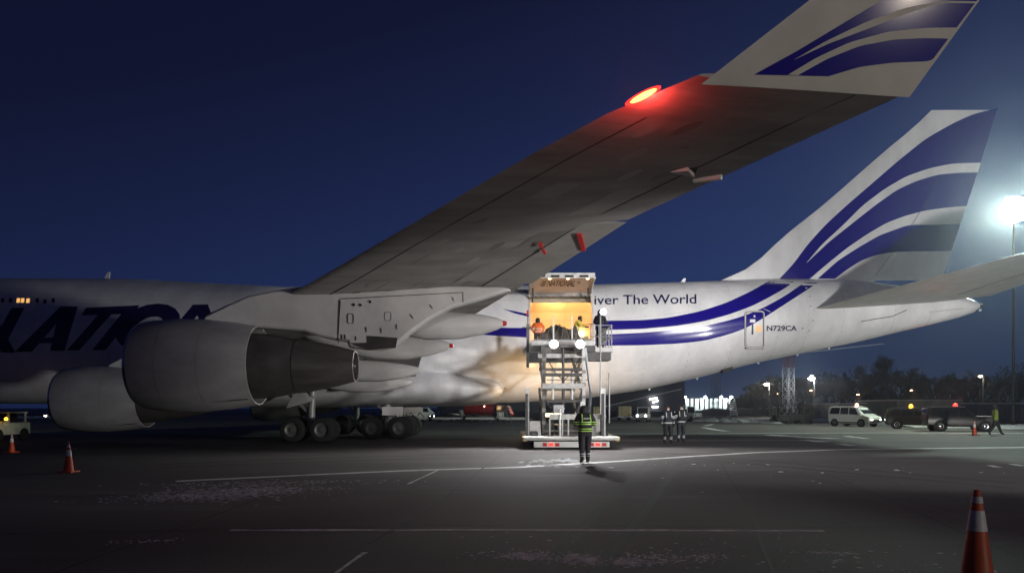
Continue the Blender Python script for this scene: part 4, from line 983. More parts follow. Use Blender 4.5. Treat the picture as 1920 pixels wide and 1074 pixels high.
    root = thing('person', label, 'person', loc, yaw, group); s_ = H / 1.78; root.scale = (s_, s_, s_)
    bo = bpy.data.objects.new('body', body); col.objects.link(bo); bo.parent = root
    if extra_hood:
        mb = MB(); r_ = []
        for k_, (z, rx, ry, oy) in enumerate(((-.13, .115, .12, .02), (-.08, .125, .13, .02), (0, .128, .135, .018), (.06, .12, .125, .02), (.115, .085, .095, .022), (.14, .03, .035, .025))):
            r_.append([(hd.x + rx * math.sin(t), hd.y + oy + ry * math.cos(t), hd.z + z) for t in np.linspace(-2.2 if z < .1 else -2.9, 2.2 if z < .1 else 2.9, 15)])
        mb.loft(r_, closed=False); ho = mb.build('hood', CM[hood], root, 60); sf = ho.modifiers.new('thick', 'SOLIDIFY'); sf.thickness = .02
    if face:
        for sx in (-.032, .032): MB().sphere((hd.x + sx, hd.y - .092, hd.z + .022), .011, 8, 6).build('eye', 'black', root)
        if not mask: MB().box((hd.x, hd.y - .098, hd.z - .045), (.045, .012, .010)).build('mouth', CM['redhood'], root)
    return root
tb = lambda *z: [(a, b_, 'torso') for a, b_ in z]
# marshaller near the loader, seen from behind, head bent over something held in front
mp = person('person in dark hi-vis jacket standing with back turned behind the loader', (gnd(1097, 868).x, gnd(1097, 868).y, 0), R(188), 'black', 'plum', 'hat',
            {'head': (.03, -.07, 1.60), 'crown': (.035, -.09, 1.69), 'elbL': (.30, -.02, 1.16), 'wriL': (.20, -.24, 1.18), 'palL': (.16, -.30, 1.21), 'elbR': (-.30, -.02, 1.16), 'wriR': (-.20, -.24, 1.18), 'palR': (-.16, -.30, 1.21),
             'kneL': (.10, .0, .5), 'ankL': (.10, .04, .1), 'toeL': (.12, -.12, .045), 'kneR': (-.10, -.08, .5), 'ankR': (-.09, .0, .1), 'toeR': (-.10, -.16, .045)},
            tb((1.16, 1.19), (1.22, 1.25), (.955, .985), (1.02, 1.05)) + [(.20, .23, 'leg'), (.27, .30, 'leg')], 1.85, None, False, False, 'limeband', bulk=1.27)
MB().bx(-.10, .10, .215, .235, 1.33, 1.36).build('back_print', CM['band'], mp, 0)
for sx in (-.13, .13): MB().beam((sx, .21, 1.26), (sx * .95, .13, 1.48), .03, .012).build('shoulder_band', CM['limeband'], mp, 0)
MB().tube((-.16, -.30, 1.2), (-.16, -.34, 1.40), .02).build('radio', 'black', mp)
wp = {'wriL': (.31, -.08, .93), 'palL': (.32, -.10, .86)}
p1 = person('person in dark winter workwear and maroon hood walking, left of the pair', (gnd(1252, 832).x, gnd(1252, 832).y, 0), R(8), 'navy', 'black', 'redhood',
       {'kneL': (.10, -.16, .52), 'ankL': (.11, -.10, .12), 'toeL': (.12, -.26, .06), 'kneR': (-.10, .02, .5), 'ankR': (-.11, .16, .12), 'toeR': (-.12, .02, .04), 'elbL': (.29, .08, 1.16), 'wriL': (.30, .03, .92), 'palL': (.30, .02, .85)},
       tb((.95, 1.0)) + [(.22, .27, 'leg'), (.30, .33, 'leg')], 1.84, 'pair of walking workers', True, True, bulk=1.24)
p2 = person('person in dark winter workwear with black hood walking, right of the pair', (gnd(1277, 829).x, gnd(1277, 829).y, 0), R(4), 'black', 'navy', 'hat',
       {'elbL': (.31, -.02, 1.17), 'wriL': (.20, -.22, 1.08), 'palL': (.15, -.27, 1.09), 'elbR': (-.33, .02, 1.17), 'wriR': (-.34, -.14, .99), 'palR': (-.34, -.19, .94)},
       tb((.95, 1.0)) + [(.22, .27, 'leg'), (.30, .33, 'leg')], 1.88, 'pair of walking workers', True, True, bulk=1.24)
for pp in (p1, p2):
    for sx in (-.24, .24): MB().lathe([(0, .10), (.045, .10)], (sx, .01, 1.24), 'Z', 14, (False, False)).lathe([(0, .098), (.03, .098)], (sx * 1.08, .02, 1.17), 'Z', 14, (False, False)).build('sleeve_band', CM['band'], pp)
    for sx in (-.12, .12): MB().beam((sx, -.205, 1.22), (sx, -.14, 1.46), .035, .012).build('shoulder_band', CM['band'], pp, 0)
# worker in lime coat striding at the right edge
person('person in lime green long coat striding away past the dark car', (gnd(1866, 815.5).x, gnd(1866, 815.5).y, 0), R(70), 'lime', 'black', 'hat',
       {'kneL': (.08, -.20, .52), 'ankL': (.08, -.34, .11), 'toeL': (.09, -.50, .06), 'kneR': (-.08, .10, .5), 'ankR': (-.09, .34, .16), 'toeR': (-.09, .24, .03), 'wriL': (.22, -.16, .98), 'palL': (.20, -.2, .93), 'wriR': (-.24, .10, .94), 'palR': (-.25, .1, .87)},
       [], 1.9, None, True, False, bulk=1.15)
# three loaders up at the door
person('person in bright orange jacket standing in the open cargo doorway', (1.38, 39.9, DK + .03), R(175), 'orange', 'navy', 'hat',
       {'elbL': (.33, -.02, 1.20), 'wriL': (.24, -.18, 1.02), 'palL': (.21, -.24, .98), 'elbR': (-.33, -.02, 1.20), 'wriR': (-.24, -.18, 1.02), 'palR': (-.21, -.24, .98)}, tb((1.0, 1.05), (1.14, 1.18)), 1.80, None, False, False, 'band', bulk=1.12)
py_ = person('person in yellow vest leaning with a long bar beside the netted pallet', (3.28, 38.6, DK + .03), R(75), 'yellow', 'navy', 'hat',
       {'spine': (0, -.05, 1.15), 'chest': (0, -.15, 1.31), 'neck': (0, -.22, 1.45), 'head': (0, -.27, 1.54), 'crown': (0, -.29, 1.63), 'shoL': (.19, -.17, 1.38), 'shoR': (-.19, -.17, 1.38), 'elbL': (.25, -.34, 1.18), 'wriL': (.14, -.55, 1.12), 'palL': (.10, -.62, 1.12), 'elbR': (-.25, -.30, 1.16), 'wriR': (-.12, -.48, 1.10), 'palR': (-.08, -.55, 1.10)}, tb((1.04, 1.09)), 1.80, None, True, False, 'band', bulk=1.08)
bar = MB().tube((3.45, 38.55, 5.95), (5.0, 38.3, 6.15), .018, n=6).build('pinch_bar', 'steel_d', None); tag(bar, 'thin dark bar held level by the yellow vest worker', 'bar')
person('person in dark clothes standing by the spot lamp on the bridge', (4.48, 37.95, DK + .03), R(160), 'black', 'navy', 'hat',
       {'elbL': (.30, -.05, 1.18), 'wriL': (.22, -.26, 1.12), 'palL': (.2, -.33, 1.12)}, [], 1.98, None, False, False)

# ------------------------------------------------------------------ traffic cones
def cone(label, loc, h, pole=False, group='traffic cones', base=.5):
    t = thing('traffic_cone', label, 'cone', loc, random.uniform(-.4, .4), group); r = h * .17
    MB().box((0, 0, .02), (base * h, base * h, .04)).build('base_plate', 'rubber' if h > .8 else 'orange_cone', t, 0, bevel=.01)
    def rr(z): return lerp(r, h * .036, z / h)
    MB().lathe([(.04, rr(.0)), (.07, rr(.05))] + [(z, rr(z)) for z in np.linspace(.09, h - .02, 8)] + [(h, rr(h) * .9), (h - .01, rr(h) * .6)], (0, 0, 0), 'Z', 28, (True, True)).build('cone_body', 'orange_cone', t, 45)
    for a, b_ in ((.56, .78), (.86, .93)):
        MB().lathe([(h * a, rr(h * a) + .004), (h * b_, rr(h * b_) + .004)], (0, 0, 0), 'Z', 28, (False, False)).build('reflective_sleeve', 'reflect', t, 45)
    if pole:
        MB().tube((-.10, -.02, .04), (.0, .0, h * 1.05), .014).tube((.02, 0, h * .84), (.24, .0, h * .82), .01).build('cone_pole', 'galv', t)
    return t
cone('large orange cone with grey reflective sleeves, closest to the camera', (at(1832, 1078, 7.5).x, 7.5, 0), .92)
p = gnd(129, 885); cone('dim orange cone with leaning pole on the dark left asphalt', p, .78, True)
p = gnd(22, 848); cone('dim orange cone in front of the pale tug', p, .72, True)
p = gnd(1827, 816); cone('tall orange cone beside the dark car with red beacon', p, .90)

# ------------------------------------------------------------------ vehicles
def car(name, label, cat, loc, rz, st, W, body, wr, wx, wins, screen, rear, beacon=None, lights=True, lamp_on=False, group=None):
    """st: stations (x, z_bottom, z_belt, z_roof, half width at roof); front is +x."""
    t = thing(name, label, cat, loc, rz, group); w = W / 2
    def sec(x):
        a = [s[0] for s in st]; return [float(np.interp(x, a, [s[k] for s in st])) for k in range(1, 5)]
    X = sorted(set([s[0] for s in st] + list(np.linspace(st[0][0], st[-1][0], 24)))); rings = []
    for x in X:
        zb, zt, zr, hw = sec(x); e = min(1, min(x - st[0][0], st[-1][0] - x) / .35 + .80); ww = w * e; hr = min(hw, ww)
        pts = [(ww * .86, zb), (ww * .98, zb + .12), (ww, lerp(zb, zt, .55)), (ww * .97, zt), (lerp(ww * .97, hr, .55), lerp(zt, zr, .62)), (hr * .93, zr - .03), (hr * .6, zr)]
        rings.append([(x, y, z) for y, z in pts] + [(x, -y, z) for y, z in pts[::-1]])
    mb = MB(); mb.loft(rings); bd = mb.build('body', body, t, 32)
    def side(x, f, off=.012):
        zb, zt, zr, hw = sec(x); e = min(1, min(x - st[0][0], st[-1][0] - x) / .35 + .80); ww = w * e; hr = min(hw, ww); z = lerp(zt, zr, f)
        y = lerp(ww * .97, lerp(ww * .97, hr, .55), f / .62) if f <= .62 else lerp(lerp(ww * .97, hr, .55), hr * .93, (f - .62) / .38)
        return y + off, z
    for x0, x1, x2, x3 in wins:
        for sg in (-1, 1):
            q = []
            for x, f in ((x0, .10), (x1, .10), (lerp(x1, x2, .68), .62), (x2, .86), (x3, .86), (lerp(x0, x3, .68), .62)):
                y, z = side(x, f); q.append((x, sg * y, z))
            MB().add([q[0], q[1], q[2], q[5], q[3], q[4]], [(0, 1, 2, 3), (3, 2, 4, 5)]).build('side_window', 'glass', bd, 0)
    for (xa, xb), nm in ((screen, 'windscreen'), (rear, 'rear_window')):
        q = []
        for x, k in ((xa, .84), (xb, .80)):
            zb, zt, zr, hw = sec(x)
            for sg in (-1, 1): q.append((x + (.03 if nm == 'windscreen' else -.03), sg * hw * k, zr + .012))
        MB().add(q, [(0, 1, 3, 2)]).build(nm, 'glass', bd, 0)
    for x in wx:
        for sg in (-1, 1):
            wh = MB().lathe([(-.10, wr * .6), (-.105, wr * .85), (-.08, wr), (.08, wr), (.105, wr * .85), (.10, wr * .6)], (0, 0, 0), 'Y', 22).build('wheel', 'rubber', t); wh.location = (x, sg * (w - .085), wr)
            MB().lathe([(sg * .100, wr * .6), (sg * .112, wr * .55), (sg * .09, wr * .3), (sg * .105, wr * .12), (sg * .105, .01)], (0, 0, 0), 'Y', 16, (False, True)).build('rim', 'chrome', wh)
            MB().lathe([(sg * (w - .03), wr * 1.16), (sg * (w + .004), wr * 1.16)], (x, 0, wr * 1.02), 'Y', 24).build('wheel_arch', 'black', t, 0)
    f = st[-1]; r0 = st[0]
    for sg in (-1, 1):
        MB().box((f[0] - .08, sg * w * .64, f[2] - .10), (.16, .34, .15)).build('headlight', 'e_head' if lamp_on else 'chrome', t, 0, bevel=.03)
        MB().box((r0[0] + .03, sg * w * .70, r0[2] - .02), (.08, .14, .3)).build('tail_light', 'red', t, 0)
        x = screen[1] - .45 if screen[1] > screen[0] else screen[0]
        MB().box((screen[0] - .05, sg * (w + .10), sec(screen[0])[1] + .06), (.10, .18, .13)).build('wing_mirror', body, t, 0, bevel=.02)
    MB().box((f[0] + .0, 0, lerp(f[1], f[2], .50)), (.06, W * .52, .20)).build('grille', 'black', t, 0)
    MB().box((f[0] - .02, 0, f[1] + .10), (.14, W * .84, .16)).build('front_bumper', 'black', t, 0, bevel=.03)
    for sg in (-1, 1): MB().beam((st[0][0] + .7, sg * (w + .003), .38), (st[-1][0] - .9, sg * (w + .003), .38), .02, .08).build('sill_trim', 'black', t, 0)
    if beacon:
        x, z, mt, pw, c = beacon
        bs = MB().lathe([(0, .10), (.04, .10), (.05, .07)], (x, 0, z), 'Z', 14).build('beacon_base', 'black', t)
        MB().lathe([(.05, .14), (.15, .135), (.21, .09), (.24, .01)], (x, 0, z), 'Z', 14).build('beacon', mt, bs)
        lm = lamp('beacon_light', 'POINT', (x, 0, z + .32), pw, c, size=.08); lm.parent = t
    return t
p = gnd(1600, 799)
van = car('van', 'white compact passenger van with small amber roof lamp', 'van', p, R(-60),
    [(-2.1, .35, 1.05, 1.70, .72), (-1.9, .28, 1.05, 1.82, .74), (.5, .26, 1.03, 1.84, .76), (.95, .26, 1.02, 1.72, .76), (1.55, .27, 1.00, 1.12, .82), (2.15, .32, .86, .92, .78), (2.25, .36, .74, .80, .72)],
    1.83, 'van_white', .33, (-1.3, 1.4), ((-1.85, -.8, -.8, -1.7), (-.72, .1, .1, -.72), (.18, 1.15, .75, .18)), (1.5, .85), (-1.98, -2.06), (.35, 1.84, 'e_orange', 25, (1, .5, .15)), True, True)
p = gnd(1716, 803.5)
car('car', 'dark estate car with bright amber roof beacon', 'car', (p.x, p.y, 0), R(-25),
    [(-2.2, .40, .95, 1.05, .70), (-2.05, .34, .98, 1.60, .68), (-1.5, .32, .98, 1.72, .68), (.2, .30, .97, 1.72, .68), (.9, .30, .96, 1.05, .80), (2.0, .34, .90, .95, .78), (2.2, .40, .78, .82, .72)],
    1.82, 'suv_green', .36, (-1.35, 1.35), ((-1.9, -1.1, -1.1, -1.7), (-1.0, -.2, -.2, -1.0), (-.12, .75, .2, -.12)), (.85, .25), (-2.02, -2.16), (-.3, 1.72, 'e_amber', 70, (1, .55, .06)), True)
p = gnd(1797, 808)
suv = car('car', 'dark off-road car with glowing red roof beacon', 'car', (p.x, p.y, 0), R(-15),
    [(-2.3, .45, .98, 1.08, .72), (-2.2, .38, 1.02, 1.70, .70), (-1.6, .36, 1.02, 1.78, .70), (.3, .34, 1.0, 1.78, .70), (.85, .34, 1.0, 1.10, .84), (2.1, .38, .98, 1.04, .82), (2.35, .46, .85, .90, .76)],
    1.86, 'suv_dark', .38, (-1.4, 1.45), ((-2.0, -1.2, -1.2, -1.9), (-1.1, -.25, -.25, -1.1), (-.15, .72, .3, -.15)), (.82, .34), (-2.16, -2.26), (-.2, 1.78, 'e_beacred', 110, (1, .08, .05)), True)
MB().bx(.95, 2.15, -.72, .72, 1.085, 1.10).build('bonnet_white', 'snow', suv, 0)  # thin white sheet over the bonnet
MB().bx(-1.9, .25, -.6, .6, 1.78, 1.80).build('roof_white', 'snow', suv, 0)  # thin white sheet over the roof
# tow tractor with headlamps
def tractor(name, label, loc, rz, body, on=True, cabh=1.75):
    t = thing(name, label, 'tow tractor', loc, rz)
    MB().bx(-1.3, 1.4, -.7, .7, .32, .95).build('body', body, t, 0, bevel=.06)
    MB().bx(.2, 1.38, -.62, .62, .95, 1.02).build('bonnet', body, t, 0)
    c = MB()
    for x in (-1.0, .15):
        for y in (-.62, .62): c.bx(x - .04, x + .04, y - .04, y + .04, .95, cabh - .06)
    c.bx(-1.1, .25, -.7, .7, cabh - .06, cabh); cb = c.build('cab', body, t, 0)
    MB().bx(.16, .19, -.56, .56, 1.0, cabh - .1).build('windscreen', 'glass', cb, 0)
    MB().bx(-.75, -.35, -.35, .35, .95, 1.2).bx(-.85, -.72, -.35, .35, 1.2, 1.5).build('seat', 'black', t, 0)
    for x in (-.85, .9):
        for y in (-.62, .62):
            w_ = MB().lathe([(-.11, .15), (-.11, .28), (-.08, .33), (.08, .33), (.11, .28), (.11, .15)], (0, 0, 0), 'Y', 18).build('wheel', 'rubber', t); w_.location = (x, y, .33)
    for y in (-.48, .48): MB().lathe([(0, .11), (.03, .10)], (1.40, y, .76), 'X', 14).build('headlight', 'e_head' if on else 'chrome', t, 0)
    MB().bx(1.40, 1.5, -.68, .68, .34, .56).build('bumper', 'steel_d', t, 0)
    return t
p = gnd(1206, 791); tractor('tow_tractor', 'grey tow tractor with both headlamps lit', (p.x, p.y, 0), R(-108), 'tractor')
p = gnd(1294, 789); tractor('tow_tractor', 'unlit pale tow tractor behind the two walkers', (p.x, p.y, 0), R(-60), 'tractor', False, 1.9)
p = gnd(12, 826); tg = tractor('tow_tractor', 'pale green tug with amber lamp at its side', (p.x - .35, p.y, 0), R(-96), 'green_van', False, 1.5)
am = MB().sphere((.7, .95, 1.15), .08).build('side_beacon', 'e_amber', tg); MB().tube((.7, .7, .9), (.7, .95, 1.1), .02).build('beacon_bracket', 'steel_d', tg)
# forklifts
def forklift(label, loc, rz):
    t = thing('forklift', label, 'forklift', loc, rz, 'forklifts parked in a row')
    MB().bx(-1.2, .7, -.55, .55, .25, .95).bx(-1.25, -.6, -.5, .5, .95, 1.15).build('body', 'forklift', t, 0, bevel=.05)
    m = MB()
    for y in (-.35, .35): m.bx(.85, .95, y - .05, y + .05, .1, 2.15)
    for z in (.6, 1.4, 2.1): m.bx(.86, .94, -.35, .35, z, z + .08)
    m.build('mast', 'steel_d', t, 0)
    MB().bx(.95, 2.0, -.32, -.2, .08, .13).bx(.95, 2.0, .2, .32, .08, .13).build('fork', 'steel_m', t, 0)
    c = MB()
    for x in (-.8, .55):
        for y in (-.5, .5): c.beam((x, y, .95), (x * .85, y, 2.05), .06)
    c.bx(-.75, .52, -.54, .54, 2.03, 2.09); c.build('overhead_guard', 'forklift', t, 0)
    MB().bx(-.5, -.1, -.25, .25, .95, 1.15).bx(-.58, -.46, -.25, .25, 1.1, 1.55).build('seat', 'black', t, 0)
    for x, r_ in ((.6, .34), (-.8, .27)):
        for y in (-.5, .5):
            w_ = MB().lathe([(-.1, .1), (-.1, r_ * .9), (-.07, r_), (.07, r_), (.1, r_ * .9), (.1, .1)], (0, 0, 0), 'Y', 16).build('wheel', 'rubber', t); w_.location = (x, y, r_)
    MB().sphere((.5, -.4, 1.75), .06).sphere((.5, .4, 1.75), .06).build('work_lamp', 'van_white', t)
    return t
for i, (u, lb) in enumerate(((1464, 'dark forklift under the lattice mast, leftmost of the parked forklifts'), (1489, 'dark forklift in the middle of the parked row'), (1513, 'dark forklift beside the beige container'))):
    p = gnd(u, 793.5 - .3 * i); forklift(lb, (p.x, p.y, 0), R((200, 15, 70)[i]))
# cargo dollies and what stands behind the belly
def dolly(label, loc, rz, L=3.2):
    t = thing('cargo_dolly', label, 'dolly', loc, rz, 'empty dollies in a row')
    MB().bx(-L / 2, L / 2, -1.2, 1.2, .42, .56).build('deck', 'galv', t, 0)
    for i in range(7): MB().bx(-L / 2 + .1, L / 2 - .1, -1.1 + i * .36, -1.02 + i * .36, .56, .60).build('roller_rail', 'steel', t, 0)
    MB().tube((L / 2, 0, .38), (L / 2 + .9, 0, .3), .04).build('drawbar', 'steel_d', t)
    for x in (-L * .32, L * .32):
        for y in (-.95, .95):
            w_ = MB().lathe([(-.08, .06), (-.08, .18), (.08, .18), (.08, .06)], (0, 0, 0), 'Y', 14).build('wheel', 'rubber', t); w_.location = (x, y, .2)
    for x in (-L / 2, L / 2): MB().bx(x - .04, x + .04, -1.2, 1.2, .34, .44).build('end_beam', 'black', t, 0)
    return t
for i, (u, lb) in enumerate(((775, 'empty cargo dolly just behind the body landing gear'), (838, 'empty cargo dolly in front of the dark car under the belly'), (900, 'empty cargo dolly in front of the red tank truck'), (962, 'empty cargo dolly between red tank truck and loader'))):
    p = gnd(u, 792.6); dolly(lb, (p.x, p.y, 0), R(2))
def wrapped(label, u, v, w, h, d, mt='crate', grp=None):
    p = gnd(u, v); t = thing('wrapped_cargo', label, 'cargo', (p.x, p.y, 0), R(random.uniform(-5, 5)), grp)
    MB().bx(-w / 2, w / 2, -d / 2, d / 2, .62, .62 + h).build('load', mt, t, 0, bevel=.08)
    MB().bx(-w / 2 - .1, w / 2 + .1, -d / 2 - .1, d / 2 + .1, .42, .6).build('pallet', 'galv', t, 0)
    for x in (-w * .3, w * .3): MB().bx(x - .03, x + .03, -d / 2 - .015, d / 2 + .015, .60, .62 + h + .012).build('strap', 'steel_d', t, 0)
    for x in (-w * .35, w * .35):
        for y in (-d * .35, d * .35):
            w_ = MB().lathe([(-.08, .06), (-.08, .2), (.08, .2), (.08, .06)], (0, 0, 0), 'Y', 14).build('wheel', 'rubber', t); w_.location = (x, y, .21)
    return t
wrapped('tan wrapped cargo on a dolly left of the headlamps', 1170, 788, 1.7, 1.25, 1.6)
wrapped('pale tan cargo on a dolly hidden partly by the loader post', 1122, 788, 1.6, 1.2, 1.6)
wrapped('brown boxed cargo above the body gear tyres', 748, 791, 1.5, 1.2, 1.4, 'beige')
wrapped('small white boxed cargo right of the red tank truck', 938, 790, .8, .55, .8, 'van_white')
# red tank truck
p = gnd(902, 789.5); t = thing('tank_truck', 'dark red tank truck parked behind the belly', 'truck', (p.x, p.y, 0), R(3))
MB().lathe([(-2.2, .3), (-2.1, .75), (-1.9, .88), (1.4, .88), (1.55, .75), (1.6, .3)], (0, 0, 1.55), 'X', 24, sy=.9).build('tank', 'truck_red', t)
MB().bx(-2.3, 3.4, -.5, .5, .5, .75).build('chassis', 'steel_d', t, 0)
cb = MB().bx(1.75, 3.3, -1.05, 1.05, .75, 2.2).build('cab', 'suv_dark', t, 0, bevel=.12)
MB().bx(3.29, 3.33, -.9, .9, 1.4, 2.0).build('windscreen', 'glass', cb, 0); MB().bx(2.2, 3.0, -1.07, -1.05, 1.4, 2.0).build('side_window', 'glass', cb, 0)
for x in (-1.6, -.6, 2.6):
    for y in (-.9, .9):
        w_ = MB().lathe([(-.14, .2), (-.14, .42), (-.1, .48), (.1, .48), (.14, .42), (.14, .2)], (0, 0, 0), 'Y', 18).build('wheel', 'rubber', t); w_.location = (x, y, .48)
MB().sphere((.4, -.83, 1.85), .05).build('side_marker', 'e_street', t)
p = gnd(791, 788); car('van', 'bright white van half hidden behind the body gear', 'van', p, R(4),
    [(-1.9, .4, 1.1, 1.5, .74), (-1.8, .34, 1.1, 1.72, .74), (.9, .30, 1.05, 1.72, .76), (1.3, .3, 1.0, 1.3, .78), (1.7, .32, .9, .98, .76), (1.8, .36, .8, .85, .72)], 1.8, 'van_white', .33, (-1.2, 1.15), ((.2, .95, .75, .2),), (1.28, .92), (-1.82, -1.88), None)
p = gnd(836, 788.5); car('car', 'small dark car with frosted roof behind the dollies', 'car', p, R(-150),
    [(-1.9, .38, .85, .9, .66), (-1.3, .32, .9, 1.36, .62), (.1, .3, .88, 1.42, .62), (.8, .3, .86, .92, .74), (1.8, .34, .78, .82, .72), (1.95, .4, .7, .74, .66)], 1.7, 'suv_green', .31, (-1.2, 1.2), ((-1.2, -.3, -.3, -1.1), (-.22, .6, .1, -.22)), (.76, .18), (-1.36, -1.7), None, True, True)
p = gnd(862, 787.5); wrapped('white foil wrapped cargo between dark car and red tank', 866, 788, .7, .75, .7, 'van_white')
# striped warning board on a leaning post under the belly
t = thing('striped_board', 'leaning red and white striped board hanging under the belly', 'warning board', at(958, 775, 46), 0)
for i in range(6):
    MB().box((-.10 + .035 * i, 0, .42 - .085 * i), (.22, .03, .088), ry=R(25)).build('stripe', 'red_bright' if i % 2 else 'van_white', t, 0)
MB().tube((.15, .03, -2.0 + .4), (-.12, .03, .5), .02).build('post', 'steel_d', t)

# ------------------------------------------------------------------ background
# unidentified dark shape beyond the belly, built as a hangar
hg = thing('hangar', 'unidentified dark navy shape with pale sloping edge behind the fuselage, built as a hangar', 'hangar', (0, 0, 0))
mb = MB(); Yh = 130
poly = [(820, 771), (1284, 771), (1284, 727), (1284, 712), (1150, 690), (820, 690)]
mb.prism([at(u, v, Yh) for u, v in poly], lambda p_, a: (p_.x, p_.y + a, max(0, p_.z)), 0, 30); mb.build('wall', 'hangar', hg, 0)
MB().beam(at(1090, 772, Yh - .3), at(1278, 729, Yh - .3), .14).build('roof_edge', 'galv', hg, 0)
for (a, b_) in (((1218, 748), (1232, 746)), ((1224, 754), (1234, 751)), ((1223, 762.5), (1234, 762.5))): MB().beam(at(*a, Yh - .4), at(*b_, Yh - .4), .16).build('lit_slot', 'e_street', hg, 0)
# lit office block
ob = thing('office_block', 'low lit office block with white vertical panels', 'building', (0, 0, 0)); Yo = 200
x0, x1 = at(1262, 0, Yo).x, at(1388, 0, Yo).x; z1 = at(0, 747, Yo).z
MB().bx(x0, x1, Yo + .2, Yo + 12, 0, z1 + .1).build('wall', 'window_dark', ob, 0)
MB().bx(at(1262, 0, Yo).x, at(1275, 0, Yo).x, Yo - 1, Yo + 6, 0, at(0, 739.5, Yo).z).build('stair_tower', 'facade', ob, 0)
for k in range(4): MB().bx(at(1264.5, 0, Yo).x, at(1267, 0, Yo).x, Yo - 1.05, Yo - 1.0, 1 + k * 1.0, 1.6 + k * 1.0).build('window', 'window_dark', ob, 0)
xx = x0 + 2.2; k = 0
while xx < x1 - .5:
    w_ = random.uniform(.55, 1.0); MB().bx(xx, xx + w_, Yo, Yo + .2, 1.1, z1).build('panel', 'facade', ob, 0)
    for q in range(3): MB().bx(xx + w_ + .08, xx + w_ + .42, Yo + .12, Yo + .19, 1.3 + q * .9, 1.95 + q * .9).build('window', 'glass', ob, 0)
    xx += w_ + .5
MB().bx(x0 + 2, x1, Yo - .1, Yo + .2, .9, 1.1).build('ledge', 'facade', ob, 0)
for u in (1282, 1319, 1348, 1367):
    p = at(u, 746, Yo); MB().tube((p.x, Yo - 2.0, p.z + .3), (p.x, Yo - .1, p.z + .2), .05).build('lamp_bracket', 'steel_d', ob)
    MB().sphere((p.x, Yo - 2.0, p.z + .2), .36 if u != 1282 else .24).build('facade_lamp', 'e_white', ob)
    lamp('facade_light', 'POINT', (p.x, Yo - 2.0, p.z - .4), 700, (.85, 1, .95), size=.4)
# embankment, snow banks
mb = MB(); N_ = 60
for (u0, u1, Y0, hh, mt, nm) in ((1270, 2400, 150, 1.0, 'soil', 'embankment'),):
    rr = []
    for i in range(N_):
        X = lerp((u0 - 960) * Y0 / F, (u1 - 960) * Y0 / F, i / (N_ - 1)); h_ = hh * min(1, i / 5) * (1 + .3 * math.sin(i * 1.7) + .2 * random.random())
        rr.append([(X, Y0 - 6, -.05), (X, Y0, h_), (X, Y0 + 12, h_ * 1.2), (X, Y0 + 30, -.05)])
    mb.loft(rr, closed=False); tag(mb.build(nm, mt, None, 40), kind='structure')
def bank(u0, u1, Y0, Y1, h, nm='snow_bank', lab=None, n_=70):
    rr = []
    for i in range(n_):
        t_ = i / (n_ - 1); Yc = lerp(Y0, Y1, t_); X = lerp((u0 - 960) * Y0 / F, (u1 - 960) * Y1 / F, t_); hh = h * math.sin(math.pi * min(1, max(.02, t_))) ** .3 * random.uniform(.5, 1.2)
        rr.append([(X, Yc - 2.6 + random.uniform(-.6, .6), -.02), (X, Yc - 1.2 + random.uniform(-.3, .3), hh * .6), (X, Yc, hh), (X, Yc + 1.5, hh * .6), (X, Yc + 4, -.02)])
    mb = MB().loft(rr, closed=False); o = mb.build(nm, 'snow', None, 60); tag(o, lab, None, None, 'stuff'); return o
bank(1290, 1460, 95, 80, .5, lab='ploughed snow bank in front of the embankment')
bank(1440, 1580, 96, 92, .45, lab='ploughed snow bank behind the forklifts')
bank(1600, 1700, 78, 72, .35, lab='ploughed snow bank right of the white van')
bank(1690, 1860, 68, 62, .3, lab='ploughed snow bank behind the dark cars')
bank(1850, 2150, 62, 58, .4, lab='lumpy snow bank at the right edge')
bank(1140, 1300, 110, 100, .4, lab='ploughed snow bank behind the tow tractor')
bank(-200, 120, 120, 120, .4, lab='distant snow bank left of the inboard engine')
bank(760, 1000, 104, 104, .35, lab='distant snow bank behind the dollies')
# sheds and containers
def shed(nm, label, cat, u0, u1, vt, Y, depth, mt, roof='galv', posts=0):
    t = thing(nm, label, cat, (0, 0, 0)); X0, X1 = (u0 - 960) * Y / F, (u1 - 960) * Y / F; zt = at(0, vt, Y).z
    MB().bx(X0, X1, Y, Y + depth, 0, zt).build('wall', mt, t, 0)
    MB().bx(X0 - .15, X1 + .15, Y - .25, Y + depth + .2, zt, zt + .14).build('roof', roof, t, 0)
    n_ = max(2, int((X1 - X0) / 1.1))
    for i in range(1, n_):
        x = lerp(X0, X1, i / n_); MB().bx(x - .05, x + .05, Y - .06, Y - .002, .05, zt - (.9 if posts else .02)).build('rib', 'steel_d' if posts else mt, t, 0)
    return t
shed('cargo_container', 'beige ribbed container with snow on its roof', 'container', 1518, 1572, 757.5, 96, 3, 'beige', 'snow', 1)
shed('storage_shed', 'low grey shed behind the white van', 'shed', 1620, 1685, 757, 100, 8, 'concrete')
shed('storage_shed', 'long grey shed behind the amber beacon car', 'shed', 1682, 1800, 751, 92, 10, 'concrete')
shed('storage_shed', 'dark shed behind the lime coated person', 'shed', 1800, 2050, 757, 95, 10, 'hangar')
